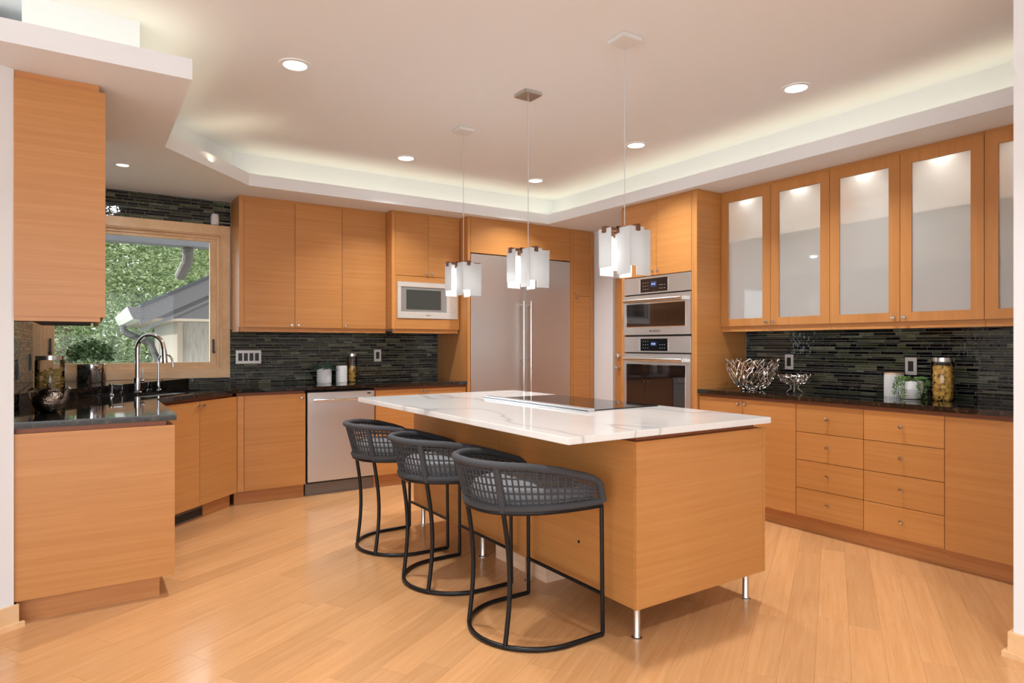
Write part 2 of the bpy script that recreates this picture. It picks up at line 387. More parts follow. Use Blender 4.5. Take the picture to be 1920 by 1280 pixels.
rm = band(ris, .2, .23, ZS+.03, ZC)
rm.box(-.226, -.196, 3.523, 3.85, ZS+.03, ZC).box(-.9, -.2, 3.83, 3.86, ZS+.03, ZC)
put('cove_riser', rm.mesh('cove_riser', CEIL), sof)
mid = offset(lip, .1)
for i in range(len(lip)-1):
    a, b_ = Vector((*mid[i], ZS+.045)), Vector((*mid[i+1], ZS+.045)); ln = (b_-a).length
    l = lamp('cove_light', 'AREA', (a+b_)/2, COVE_POWER*ln, (1, .93, .66), shape='RECTANGLE', size=ln, size_y=.05)
    l.rotation_euler = (math.pi, 0, -math.atan2((b_-a).y, (b_-a).x))

# recessed lights
ring = MB().lathe([(.062, 0), (.062, -.005), (.068, -.008), (.086, -.006), (.088, 0)], seg=32, cap=False).mesh('trim_ring', WHITE, True)
lens = MB().lathe([(.001, -.003), (.063, -.003), (.063, -.0005), (.001, -.0005)], seg=32).mesh('lens', LENS)
CANS = [((.96, 3.59), 'recessed ceiling light nearest the angled corner of the cove, left side'), ((2.195, 4.88), 'recessed ceiling light above the tall back cabinets, left of the pendant cords'),
        ((3.50, 4.88), 'small recessed ceiling light above the steel refrigerator'), ((3.52, 3.59), 'recessed ceiling light in front of the double oven tower'),
        ((3.53, 2.265), 'recessed ceiling light in front of the frosted glass cabinets'), ((.95, 2.2), 'recessed ceiling light just above the left edge of view'),
        ((.3, .2), 'unseen ceiling light near the camera, added for fill'), ((2.2, .3), 'unseen ceiling light behind the island end, added for fill'), ((-1.6, .4), 'unseen ceiling light above the left of the room, added for fill'),  # cans from this row on are unseen, added to give frontal fill
        ((-1.2, -1.8), 'unseen ceiling light at the rear left of the room, added for fill'), ((1.2, -1.8), 'unseen ceiling light at the rear middle of the room, added for fill')]
for (x, y), lab in CANS:
    t = thing('recessed_light', lab, 'ceiling light', (x, y, ZC), 'recessed ceiling lights')
    put('trim_ring', ring, t, (x, y, ZC)); put('lens', lens, t, (x, y, ZC))
    lamp('can_lamp', 'AREA', (x, y, ZC-.012), CAN_POWER, WARM, (0, 0, -1), shape='DISK', size=.12, spread=1.95)
t = thing('recessed_light', 'small recessed light in the low soffit above the sink window', 'ceiling light', (.22, 5.15, ZS), 'recessed ceiling lights')
for nm, me in (('trim_ring', ring), ('lens', lens)): o = put(nm, me, t, (.22, 5.15, ZS)); o.scale = (.6, .6, 1)
lamp('can_lamp', 'AREA', (.22, 5.15, ZS-.012), 6, WARM, (0, 0, -1), shape='DISK', size=.07)

# ------------------------------------------------------------------ mosaic backsplashes
def mosaic(name, label, F, u0, u1, z0, z1, seed, keep, th=.008):
    rnd = random.Random(seed); root = thing(name, label, 'backsplash', F.p((u0+u1)/2, 0, z0))
    F.b(u0, u1, 0, th-.002, z0, z1).build('grout', GROUT, root)
    tiles = []; z = z0+.001; k = rnd.randint(0, 3)
    while z < z1-.006:
        h = min((.0215, .0105, .0215, .0215, .0105, .015)[k % 6], z1-z); k += 1
        u = u0-rnd.uniform(0, .1)
        while u < u1:
            ln = rnd.choice((.05, .08, .1, .1, .15, .15, .2)); a, b_ = max(u, u0), min(u+ln, u1)
            if b_-a > .006:
                q = proj(*F.p((a+b_)/2, 0, z)); tiles.append(((b_-a)*h/q[2]**2 if q else 0, a+.0011, b_-.0011, z, z+h-.0023, rnd.uniform(-.0006, .0012)))
            u += ln
        z += h
    tiles.sort(reverse=True); rest = MB()
    for i, (_, a, b_, c, d, e) in enumerate(tiles):
        if i < keep: F.b(a, b_, .001, th+e, c, d).build('tile', TILE, root)
        else: F.box(rest, a, b_, .001, th+e, c, d)
    if rest.v: o = rest.build('tile', TILE, root); o['kind'] = 'stuff'
    return root
WALLB = Fr((0, WB-.002), (1, 0), (0, -1)); WALLR = Fr((WR-.002, 0), (0, 1), (-1, 0)); WALLL = Fr((WL+.002, 0), (0, 1), (1, 0))
mosaic('mosaic_backsplash', 'dark green glass mosaic backsplash behind the counter beside the dishwasher', WALLB, 1.055, 3.058, .914, 1.40, 1, 290)
mosaic('mosaic_backsplash', 'dark glass mosaic strip above the sink window', WALLB, WL, 1.058, 2.285, ZS, 2, 130)
mosaic('mosaic_backsplash', 'low strip of dark glass mosaic under the right end of the window', WALLB, .70, 1.054, .914, .98, 5, 30)
mosaic('mosaic_backsplash', 'dark glass mosaic backsplash under the frosted glass cabinets', WALLR, 1.06, 3.434, .914, 1.40, 3, 290)
mosaic('mosaic_backsplash', 'glass mosaic on the side wall left of the sink, seen edge-on', WALLL, 3.70, WB-.012, .914, 1.42, 4, 200)

# ------------------------------------------------------------------ sink window
win = struct(thing('window_1', '', '', (.36, WB, wz0)))
del win['label'], win['category']
cas = MB().box(WL, 1.052, WB-.02, WB, 2.205, 2.284).box(WL, 1.052, WB-.02, WB, .983, 1.045).box(WL, -.275, WB-.02, WB, 1.045, 2.205).box(.992, 1.052, WB-.02, WB, 1.045, 2.205)
cas.build('casing', TRIMW, win)
def frame(x0, x1, z0, z1, w_, y0, y1): return MB().box(x0, x1, y0, y1, z0, z0+w_).box(x0, x1, y0, y1, z1-w_, z1).box(x0, x0+w_, y0, y1, z0+w_, z1-w_).box(x1-w_, x1, y0, y1, z0+w_, z1-w_)
frame(-.289, 1.004, 1.031, 2.224, .028, WB-.006, WB+.05).build('jamb', TRIMW, win)
frame(-.26, .976, 1.06, 2.196, .022, WB+.03, WB+.09).build('stop', TRIMW, win)
sm = MB()
for q in ((-.238, .954, 1.082, 1.115), (-.238, .954, 2.15, 2.174), (-.238, -.19, 1.115, 2.15), (.905, .954, 1.115, 2.15)): sm.box(q[0], q[1], WB+.05, WB+.10, q[2], q[3])
sash = sm.build('sash', TRIMW, win)
B(-.19, .905, WB+.072, WB+.078, 1.115, 2.15).build('pane', PANE, sash)
for x in (-.215, .93):
    k = MB().box(x-.008, x+.008, WB+.035, WB+.05, 1.20, 1.31).lathe([(.012, 0), (.012, .02), (.001, .022)], (x, WB+.04, 1.20), 10, 'y').build('latch', BLACKP, sash)
s = tag(MB().lathe([(.001, 0), (.028, .0), (.033, .006), (.034, .05), (.030, .085), (.022, .092), (.001, .093)], (.93, WB-.035, 2.285), 20).build('motion_sensor', PLASTIC, None, True), 'small white motion sensor on top of the window casing', 'sensor')
B(.912, .948, WB-.0695, WB-.066, 2.30, 2.345).build('sensor_lens', MATTEW, s)

# ------------------------------------------------------------------ base cabinets
DZ0, DZ1, TOP0, CT = .107, .860, .884, .914
def carcass(cab, F, u0, u1, depth, z0=DZ0, z1=DZ1, m=WOOD): return F.b(u0, u1, -depth, 0, z0, z1).build('carcass', m, cab)
def reveal(cab, F, u0, u1, depth): return F.b(u0, u1, -depth, -.012, DZ1, TOP0).build('reveal_strip', REVEAL, cab)
def toe(cab, F, u0, u1, depth): return F.b(u0, u1, -depth, -.04, 0.0, DZ0).build('toe_kick', TOEW, cab)
D = .585
# back run
c = thing('base_cabinet', 'single-door maple base cabinet between the corner sink and the dishwasher', 'cabinet', BACK.p(1.26, -.3, 0))
carcass(c, BACK, 1.0, 1.530, D); reveal(c, BACK, 1.0, 1.53, D); toe(c, BACK, .985, 1.53, D)
door(c, BACK, .999, 1.051, DZ0, DZ1, name='filler'); door(c, BACK, 1.051, 1.530, DZ0, DZ1, (1.497, .825))
c = thing('base_cabinet', 'two-door maple base cabinet right of the dishwasher, half behind the island', 'cabinet', BACK.p(2.6, -.3, 0))
carcass(c, BACK, 2.140, 3.05, D); reveal(c, BACK, 2.14, 3.05, D); toe(c, BACK, 2.14, 3.05, D)
door(c, BACK, 2.140, 2.606, DZ0, DZ1, (2.578, .832)); door(c, BACK, 2.606, 3.05, DZ0, DZ1, (2.634, .832))
# dishwasher
dw = thing('dishwasher', 'stainless steel dishwasher with a long bar handle under the back counter', 'dishwasher', BACK.p(1.835, -.3, 0))
BACK.b(1.545, 2.125, -D, -.005, .10, .872).build('body', BLACKP, dw)
dd = BACK.b(1.546, 2.128, -.004, .024, .118, .862).build('door', STEEL, dw, bevel=.003)
MB().tube([BACK.p(1.585, .062, .80), BACK.p(2.09, .062, .80)], .010, 12).build('handle', CHROME, dd, True)
for u in (1.61, 2.065): MB().tube([BACK.p(u, .02, .80), BACK.p(u, .06, .80)], .007, 8).build('handle_post', NICKEL, dd, True)
BACK.b(2.062, 2.092, .024, .0255, .836, .848).build('badge', BLACKP, dd)
BACK.b(1.54, 2.132, -.05, -.03, .0, .112).build('kick_plate', simple('grey_kick', (.20, .18, .165), .4, .6), dw)
# diagonal sink cabinet
c = thing('sink_cabinet', 'angled corner sink cabinet with two flush doors and a floor vent', 'cabinet', DIAG.p(.44, -.3, 0))
DIAG.b(0.04, .83, -.09, 0, DZ0, .68).build('carcass', WOOD, c); reveal(c, DIAG, .02, .86, .05)
DIAG.b(-.01, .852, -.08, -.03, 0, DZ0).build('toe_kick', TOEW, c)
door(c, DIAG, .01, .44, DZ0, DZ1, (.412, .822)); door(c, DIAG, .44, .874, DZ0, DZ1, (.468, .822))
vt = DIAG.b(.20, .53, -.03, -.024, .012, .088).build('floor_vent', simple('vent_frame', (.16, .13, .11), .5, .4), c)
for i in range(22): DIAG.b(.214+i*.0142, .2215+i*.0142, -.024, -.020, .024, .076).build('louvre', BLACKP, vt)
# left run
c = thing('base_cabinet', 'end of the left base cabinet run with a wide maple end panel', 'cabinet', (.05, 4.2, 0))
MB().box(-.32, .36, 3.67, 4.70, DZ0, DZ1).build('carcass', WOOD, c)
B(-.262, .381, 3.650, 3.67, DZ0, DZ1).build('end_panel', WOOD, c)
B(-.262, .345, 3.672, 4.7, DZ1, TOP0).build('reveal_strip', REVEAL, c)
B(-.258, .318, 3.70, 4.72, 0, DZ0).build('toe_kick', TOEW, c)
for a, b_ in ((3.672, 4.18), (4.18, 4.69)): door(c, LEFT, a, b_, DZ0, DZ1, (b_-.03, .825))
# right run
c = thing('base_cabinet', 'two-door maple base cabinet beside the oven tower', 'cabinet', RIGHT.p(3.02, -.3, 0))
carcass(c, RIGHT, 2.598, 3.428, D-.02); reveal(c, RIGHT, 2.598, 3.428, D-.02); toe(c, RIGHT, 2.596, 3.43, D-.02)
door(c, RIGHT, 3.024, 3.428, DZ0, DZ1, (3.052, .822)); door(c, RIGHT, 2.598, 3.024, DZ0, DZ1, (2.992, .822))
for u0, u1, lab in ((2.139, 2.596, 'four-drawer maple base cabinet, the one nearer the oven tower'), (1.685, 2.139, 'four-drawer maple base cabinet, the one nearer the right edge')):
    c = thing('drawer_cabinet', lab, 'cabinet', RIGHT.p((u0+u1)/2, -.3, 0), 'drawer cabinets under the right counter')
    carcass(c, RIGHT, u0, u1, D-.02); reveal(c, RIGHT, u0, u1, D-.02); toe(c, RIGHT, u0, u1, D-.02)
    zs = [DZ0, .296, .485, .674, DZ1]
    for i in range(4): door(c, RIGHT, u0, u1, zs[i], zs[i+1], ((u0+u1)/2, (zs[i]+zs[i+1])/2+.01), 'drawer')
c = thing('base_cabinet', 'single-door maple base cabinet at the right edge beside the white wall', 'cabinet', RIGHT.p(1.4, -.3, 0))
carcass(c, RIGHT, 1.09, 1.685, D-.02); reveal(c, RIGHT, 1.09, 1.685, D-.02); toe(c, RIGHT, 1.09, 1.685, D-.02)
door(c, RIGHT, 1.225, 1.685, DZ0, DZ1)

# ------------------------------------------------------------------ worktops
def worktop(name, label, poly, z0, z1, m, hole=None, bevel=.003):
    bm = bmesh.new()
    def loop(pts):
        vs = [bm.verts.new((x, y, z1)) for x, y in pts]
        return [bm.edges.new((vs[i], vs[(i+1) % len(vs)])) for i in range(len(vs))]
    es = loop(poly)+(loop(hole) if hole else [])
    bmesh.ops.triangle_fill(bm, use_beauty=True, edges=es)
    r = bmesh.ops.extrude_face_region(bm, geom=bm.faces[:]); 
    bmesh.ops.translate(bm, vec=(0, 0, z0-z1), verts=[v for v in r['geom'] if isinstance(v, bmesh.types.BMVert)])
    bmesh.ops.recalc_face_normals(bm, faces=bm.faces)
    bmesh.ops.dissolve_limit(bm, angle_limit=.01, verts=bm.verts, edges=bm.edges)
    me = bpy.data.meshes.new(name); bm.to_mesh(me); bm.free(); me.materials.append(m)
    return tag(put(name, me), label, 'worktop')
sink = [DIAG.p(u, n, 0)[:2] for u, n in ((.08, -.10), (.80, -.10), (.80, -.48), (.08, -.48))]
worktop('granite_worktop', 'polished dark granite worktop wrapping the sink corner and the back counter', [(WL, 3.64), (.388, 3.64), (.388, 4.750), (1.008, 5.384), (3.055, 5.384), (3.055, WB-.012), (WL, WB-.012)], TOP0, CT, GRANITE, sink)
worktop('granite_worktop', 'polished dark granite worktop under the frosted glass cabinets', [(4.03, 3.432), (4.03, 1.06), (WR-.012, 1.06), (WR-.012, 3.432)], TOP0, CT, GRANITE)
bs = thing('sink_basin', 'undermount steel sink basin in the angled corner', 'sink', DIAG.p(.44, -.29, .68))
m = MB()
for a in ((.07, .81, -.485, -.48), (.07, .81, -.10, -.095), (.07, .075, -.48, -.10), (.805, .81, -.48, -.10)): DIAG.box(m, *a, .70, TOP0)
DIAG.box(m, .07, .81, -.485, -.095, .695, .70); m.build('bowl', STEEL, bs)
MB().lathe([(.001, .0), (.04, 0), (.04, .004), (.001, .004)], DIAG.p(.44, -.29, .70), 16).build('drain', CHROME, bs)
# raised corner ledge in front of the window
tag(MB().prism([(WL+.012, 4.66), (.735, WB-.012), (WL+.012, WB-.012)], CT, .981).build('corner_ledge', GRANITE, bevel=.003), 'raised dark granite ledge behind the sink below the window', 'ledge')

def arc(F, u, n0, z0, zt, R, drop, k=14):
    """gooseneck: up from (u,n0,z0), over by 2R along n, down by drop"""
    P = [F.p(u, n0, z0), F.p(u, n0, zt-R)]
    P += [F.p(u, n0+R-R*math.cos(math.pi*i/k), zt-R+R*math.sin(math.pi*i/k)) for i in range(1, k+1)]
    P.append(F.p(u, n0+2*R+.006, zt-R-drop)); return P
FU = Fr((.322, 5.398), (.6, .8), (.8, -.6))
f = thing('faucet', 'tall chrome gooseneck faucet behind the sink', 'faucet', FU.p(0, 0, CT))
MB().lathe([(.001, 0), (.030, 0), (.030, .006), (.022, .012), (.022, .11), (.001, .11)], FU.p(0, 0, CT), 20).build('base', CHROME, f, True)
MB().tube(arc(FU, 0, 0, CT+.10, 1.335, .098, .02), .0145, 14).build('spout', CHROME, f, True)
MB().tube([FU.p(0, .199, 1.23), FU.p(0, .206, 1.13)], [.0165, .019], 14).build('spray_head', CHROME, f, True)
h = MB().tube([FU.p(.01, 0, CT+.08), FU.p(.065, 0, CT+.08)], .013, 12).build('valve', CHROME, f, True)
MB().tube([FU.p(.06, 0, CT+.08), FU.p(.065, 0, CT+.17)], .006, 8).build('lever', CHROME, h, True)
f = thing('faucet', 'small chrome gooseneck filter tap to the right of the tall faucet', 'faucet', (.475, 5.615, CT))
FS = Fr((.475, 5.615), (.6, .8), (.8, -.6))
MB().lathe([(.001, 0), (.020, 0), (.020, .005), (.012, .012), (.012, .06), (.001, .06)], FS.p(0, 0, CT), 16).build('base', CHROME, f, True)
MB().tube(arc(FS, 0, 0, CT+.05, 1.19, .055, .045), .0075, 10).build('spout', CHROME, f, True)
MB().tube([FS.p(.01, 0, CT+.06), FS.p(.05, 0, CT+.075)], .006, 8).build('lever', CHROME, f, True)
f = thing('soap_dispenser', 'short chrome soap dispenser left of the tall faucet', 'dispenser', (.155, 5.20, CT))
FS = Fr((.155, 5.20), (.6, .8), (.8, -.6))
MB().lathe([(.001, 0), (.018, 0), (.018, .005), (.011, .01), (.011, .06), (.014, .064), (.014, .082), (.001, .084)], FS.p(0, 0, CT), 16).build('pump', CHROME, f, True)
MB().tube([FS.p(0, 0, CT+.073), FS.p(0, .085, CT+.068)], .006, 8).build('spout', CHROME, f, True)

# ------------------------------------------------------------------ back wall cabinets, refrigerator
UZ0, UZ1, VZ = 1.408, 2.472, 1.371
def crown(cab, F, u0, u1, depth, inset=.0): return F.b(u0, u1, -depth, .012-inset, UZ1, ZS-.001).build('crown', WOOD, cab)
UP = Fr((0, 5.67), (1, 0), (0, -1)); ud = WB-5.67-.012
c = thing('wall_cabinet', 'three-door maple wall cabinet between the window and the microwave', 'cabinet', UP.p(1.7, -.15, UZ0))
UP.b(1.06, 2.341, -ud, 0, UZ0, UZ1).build('carcass', WOOD, c); crown(c, UP, 1.06, 2.341, ud)
UP.b(1.06, 1.098, 0, .02, UZ0, UZ1).build('stile', WOODV, c)
UP.b(1.075, 2.341, -.02, 0.004, VZ, UZ0).build('valance', WOOD, c); UP.b(1.062, 1.082, -ud+.02, -.02, VZ, UZ0).build('valance', WOOD, c)
door(c, UP, 1.098, 1.510, UZ0, UZ1, (1.482, 1.432)); door(c, UP, 1.510, 1.925, UZ0, UZ1, (1.540, 1.432)); door(c, UP, 1.925, 2.341, UZ0, UZ1, (1.955, 1.432))
MC = Fr((0, 5.54), (1, 0), (0, -1)); md = WB-5.54-.012
c = thing('microwave_cabinet', 'deeper maple wall cabinet with two small doors above the microwave', 'cabinet', MC.p(2.7, -.2, UZ0))
m = MB()
for a in ((2.343, 3.056, -md, 0, 1.90, UZ1), (2.343, 2.375, -md, 0, UZ0, 1.90), (3.03, 3.056, -md, 0, UZ0, 1.9), (2.375, 3.03, -md, 0, UZ0, 1.43), (2.375, 3.03, -md, -md+.02, 1.43, 1.9)): MC.box(m, *a)
m.build('carcass', WOOD, c); crown(c, MC, 2.343, 3.056, md)
MC.b(2.343, 2.376, 0, .02, UZ0, UZ1).build('stile', WOODV, c)
door(c, MC, 2.376, 2.712, 1.903, UZ1, (2.682, 1.932)); door(c, MC, 2.712, 3.048, 1.903, UZ1, (2.742, 1.932))
m = MB()
for a in ((2.378, 3.046, 0, .018, UZ0+.002, 1.505), (2.378, 3.046, 0, .018, 1.848, 1.90), (2.378, 2.396, 0, .018, 1.505, 1.848), (3.028, 3.046, 0, .018, 1.505, 1.848)): MC.box(m, *a)
m.build('face_frame', WOOD, c)
MC.b(2.36, 3.04, -.02, .004, VZ, UZ0).build('valance', WOOD, c)
mw = thing('microwave', 'built-in microwave with pale steel frame and dark window', 'microwave', MC.p(2.71, -.2, 1.51))
MC.b(2.40, 3.024, -.40, .010, 1.51, 1.844).build('body', BLACKP, mw)
PALE = simple('pale_steel', (.66, .62, .57), .3, .35)
m = MB()
for a in ((2.398, 3.026, .010, .026, 1.508, 1.570), (2.398, 3.026, .010, .026, 1.800, 1.846), (2.398, 2.432, .010, .026, 1.57, 1.80), (2.905, 2.925, .010, .026, 1.57, 1.80), (2.995, 3.026, .010, .026, 1.57, 1.80)): MC.box(m, *a)
m.build('trim_frame', PALE, mw, bevel=.002)
dr = MC.b(2.432, 2.905, .010, .020, 1.57, 1.80).build('door', simple('grey_glass', (.30, .29, .27), .15, .3), mw)
MC.b(2.487, 2.845, .020, .0215, 1.592, 1.775).build('door_window', simple('mw_window', (.05, .055, .05), .06), dr)
cp = MC.b(2.925, 2.995, .010, .022, 1.57, 1.80).build('control_panel', simple('mw_panel', (.62, .55, .47), .35), mw)
for i in range(7):
    for j in range(3): MC.b(2.931+j*.021, 2.946+j*.021, .022, .0232, 1.605+i*.026, 1.620+i*.026).build('button', PALE, cp)
MC.b(2.931, 2.989, .022, .0235, 1.577, 1.597).build('open_button', PALE, cp)
MC.b(2.685, 2.735, .026, .0265, 1.535, 1.540).build('maker_mark', INK, mw)

FRG = Fr((0, 5.40), (1, 0), (0, -1)); fd = WB-5.40-.012
c = thing('refrigerator_surround', 'tall maple surround and pantry framing the steel refrigerator', 'cabinet', FRG.p(3.8, -.3, 0))
FRG.b(3.058, 3.088, -fd, .02, 0, UZ1).build('side_panel', WOODV, c)
FRG.b(4.312, 4.634, -fd, 0, .10, UZ1).build('pantry_carcass', WOOD, c)
FRG.b(3.088, 4.312, -fd, 0, 2.15, UZ1).build('bridge_carcass', WOOD, c)
FRG.b(3.058, 4.634, -fd, .012, UZ1, ZS-.001).build('crown', WOOD, c)
FRG.b(3.092, 4.308, 0, .02, 2.15, UZ1-.002).build('bridge_panel', WOOD, c)
FRG.b(4.312, 4.350, 0, .02, .1, UZ1).build('stile', WOODV, c); FRG.b(4.592, 4.634, 0, .02, .1, UZ1).build('stile', WOODV, c)
FRG.b(4.312, 4.634, -fd, -.05, 0, .10).build('toe_kick', TOEW, c)
door(c, FRG, 4.351, 4.591, 1.786, UZ1, (4.378, 1.815)); door(c, FRG, 4.351, 4.591, .105, 1.786, (4.378, 1.757))
r = thing('refrigerator', 'wide built-in steel refrigerator with two tall doors and bar handles', 'refrigerator', FRG.p(3.7, -.3, 0))
FRG.b(3.094, 4.306, -fd, -.01, .0, 2.14).build('body', BLACKP, r)
for u0, u1, uh in ((3.094, 3.713, 3.672), (3.719, 4.306, 3.760)):
    d = FRG.b(u0, u1, -.008, .026, .11, 2.138).build('door', STEEL, r, bevel=.003)
    hd = MB().tube([FRG.p(uh, .082, .55), FRG.p(uh, .082, 1.70)], .012, 12).build('handle', NICKEL, d, True)
    for z in (.60, 1.12, 1.66): MB().tube([FRG.p(uh, .024, z), FRG.p(uh, .082, z)], .009, 8).build('handle_post', NICKEL, hd, True)

# ------------------------------------------------------------------ oven tower
TW = Fr((4.05, 0), (0, 1), (-1, 0)); td = WR-4.05-.012
c = thing('oven_tower', 'tall maple cabinet housing the double oven', 'cabinet', TW.p(3.86, -.3, 0))
TW.b(3.437, 3.457, -td, .02, 0, UZ1).build('side_panel', WOOD, c)
TW.b(4.272, 4.292, -td, .02, 0, UZ1).build('side_panel', WOODV, c)
TW.b(3.457, 4.272, -td, 0, 1.852, UZ1).build('carcass', WOOD, c); TW.b(3.457, 4.272, -td, 0, .1, .56).build('carcass', WOOD, c)
TW.b(3.437, 4.292, -td, .012, UZ1, ZS-.001).build('crown', WOOD, c)
TW.b(3.457, 3.490, 0, .02, .1, UZ1).build('stile', WOODV, c); TW.b(4.252, 4.272, 0, .02, .1, UZ1).build('stile', WOODV, c)
door(c, TW, 3.491, 3.871, 1.852, UZ1, (3.842, 1.885)); door(c, TW, 3.871, 4.251, 1.852, UZ1, (3.900, 1.885))
door(c, TW, 3.491, 4.251, .107, .56, (3.871, .34), 'drawer'); TW.b(3.437, 4.292, -td, -.05, 0, .1).build('toe_kick', TOEW, c)
ov = thing('double_oven', 'stainless steel double wall oven with black glass doors and bar handles', 'oven', TW.p(3.87, -.3, .56))
TW.b(3.493, 4.249, -.5, -.002, .562, 1.85).build('body', BLACKP, ov)
def oven_half(zc0, zc1, zd0, zd1, gz0, gz1, mark):
    p = TW.b(3.492, 4.250, 0, .030, zc0, zc1).build('control_panel', STEEL, ov, bevel=.002)
    s_ = TW.b(3.735, 4.045, .030, .0315, zc0+.012, zc1-.018).build('display_glass', BLACKG, p)
    TW.b(3.86, 3.925, .0315, .032, zc0+.055, zc1-.045).build('clock_screen', DISPLAY, s_)
    for i, u in enumerate((3.873, 3.884, 3.897, 3.908)): TW.b(u, u+.007, .032, .0323, (zc0+zc1)/2-.002, (zc0+zc1)/2+.012).build('clock_digit', DIGIT, s_)
    for i in range(5):
        for j in range(3):
            u = (3.765+j*.025) if i < 2 else (3.955+j*.027); z = zc0+.035+(i % 3)*.028
            TW.b(u, u+.006, .0315, .032, z, z+.004).build('key', PLATEW, s_)
    for u in (3.725, 4.05):
        for k in range(4): TW.b(u, u+.008, .030, .031, zc0+.02+k*.024, zc0+.034+k*.024).build('button', PLATEW, p)
    d = MB(); 
    for a in ((3.492, 4.250, zd0, gz0), (3.492, 4.250, gz1, zd1), (3.492, 3.545, gz0, gz1), (4.212, 4.250, gz0, gz1)): TW.box(d, a[0], a[1], 0, .034, a[2], a[3])
    d = d.build('door', STEEL, ov)
    TW.b(3.545, 4.212, 0, .0335, gz0, gz1).build('door_glass', OVENG, d)
    m = MB()
    for a in ((3.540, 4.217, gz0-.005, gz0), (3.540, 4.217, gz1, gz1+.005), (3.540, 3.545, gz0, gz1), (4.212, 4.217, gz0, gz1)): TW.box(m, a[0], a[1], .03, .0355, a[2], a[3])
    m.build('glass_trim', CHROME, d)
    hd = MB().tube([TW.p(3.535, .085, zd1-.048), TW.p(4.192, .085, zd1-.048)], .0165, 14).build('handle', NICKEL, d, True)
    for u in (3.552, 4.176): TW.b(u-.016, u+.016, .030, .095, zd1-.062, zd1-.036).build('handle_bracket', STEEL, hd, bevel=.003)
    if mark:
        cu = bpy.data.curves.new('maker_name', 'FONT'); cu.body = 'BOSCH'; cu.size = .026; cu.align_x = 'CENTER'; cu.extrude = .0004
        to = bpy.data.objects.new('tmp', cu); COL.objects.link(to); bpy.context.view_layer.update()
        me = bpy.data.meshes.new_from_object(to.evaluated_get(bpy.context.evaluated_depsgraph_get())); bpy.data.objects.remove(to)
        me.transform(Matrix.Rotation(math.pi/2, 4, 'X')); me.materials.clear(); me.materials.append(INK)
        put('maker_name', me, d, TW.p(3.86, .0345, zd0+.022), TW.rz)
        MB().lathe([(.0075, 0), (.0095, 0), (.0095, .0006), (.0075, .0006)], (0, 0, 0), 20, 'y').build('maker_emblem', INK, d).location = Vector(TW.p(3.925, .0345, zd0+.031))-WT[d.name]
        d.children[-1].rotation_euler = (0, 0, TW.rz)
oven_half(1.700, 1.845, 1.348, 1.688, 1.418, 1.612, True)
oven_half(1.198, 1.332, .575, 1.186, .66, 1.09, False)

# side door in the right wall between pantry and oven tower
dr = struct(thing('door_1', '', '', (WR, 4.65, 0))); del dr['label'], dr['category']
B(WR+.02, WR+.06, dy0+.004, dy1-.004, .004, 1.955).build('leaf', WOODV, dr)
MB().box(WR-.014, WR, dy1, dy1+.14, 0, 2.10).box(WR-.014, WR, dy0, dy1, 1.96, 2.10).build('casing', WHITE, dr)
for z, r_, nm in ((1.148, .030, 'deadbolt'), (1.02, .022, 'door_knob')):
    k = MB().lathe([(.001, 0), (r_, 0), (r_, .012), (r_*.7, .014), (r_*.75, .03 if nm == 'deadbolt' else .05), (.001, .032 if nm == 'deadbolt' else .052)], (0, 0, 0), 18, 'y').build(nm, NICKEL, dr, True)
    k.location = Vector((WR+.02, dy1-.06, z))-WT[dr.name]; k.rotation_euler = (0, 0, RIGHT.rz)

# ------------------------------------------------------------------ frosted glass wall cabinets on the right
UR = Fr((4.335, 0), (0, 1), (-1, 0)); rd = WR-4.335-.012
edges = [3.434, 2.980, 2.516, 2.053, 1.592, 1.130]
INNER = simple('cabinet_inside', (.74, .74, .71), .6)
def glass_cabinet(u0, u1, label):
    c = thing('glass_cabinet', label, 'cabinet', UR.p((u0+u1)/2, -.15, UZ0), 'frosted glass wall cabinets')
    m = MB()
    for a in ((u0, u1, -rd, 0, UZ0, UZ0+.018), (u0, u1, -rd, 0, UZ1-.018, UZ1), (u0, u0+.016, -rd, 0, UZ0+.018, UZ1-.018), (u1-.016, u1, -rd, 0, UZ0+.018, UZ1-.018)): UR.box(m, *a)
    m.build('carcass', WOOD, c)
    UR.b(u0+.016, u1-.016, -rd, -rd+.006, UZ0+.018, UZ1-.018).build('back_panel', INNER, c)
    UR.b(u0, u1, -rd, .012, UZ1, ZS-.001).build('crown', WOOD, c)
    UR.b(u0, u1, -.02, .004, VZ-.004, UZ0).build('valance', WOOD, c)
    for z in (1.757, 2.078): UR.b(u0+.017, u1-.017, -rd+.008, -.001, z, z+.013).build('shelf', SHELFG, c)
    return c
def glass_door(c, u0, u1, side):
    a, b_ = u0+G, u1-G; z0, z1 = UZ0+G, UZ1-G; s_ = .067; m = MB()
    for q in ((a, b_, z0, z0+.058), (a, b_, z1-s_, z1), (a, a+s_, z0+.058, z1-s_), (b_-s_, b_, z0+.058, z1-s_)): UR.box(m, q[0], q[1], 0, .02, q[2], q[3])
    d = m.build('door', WOODV, c)
    UR.b(a+s_, b_-s_, .006, .011, z0+.058, z1-s_).build('pane', FROST, d)
    if side: knob(d, UR, (b_-.03) if side > 0 else (a+.03), 1.436)
c = glass_cabinet(2.516, 3.434, 'frosted glass wall cabinet next to the oven tower'); glass_door(c, 2.980, 3.434, -1); glass_door(c, 2.516, 2.980, 1)
c2 = glass_cabinet(1.592, 2.514, 'frosted glass wall cabinet in the middle of the right wall'); glass_door(c2, 2.053, 2.516, -1); glass_door(c2, 1.592, 2.053, 1)
c3 = glass_cabinet(1.06, 1.590, 'frosted glass wall cabinet cut off by the right edge of view'); glass_door(c3, 1.130, 1.592, -1)
puck = MB().lathe([(.001, 0), (.03, 0), (.03, .008), (.001, .008)], seg=20).mesh('puck_light', LENS)
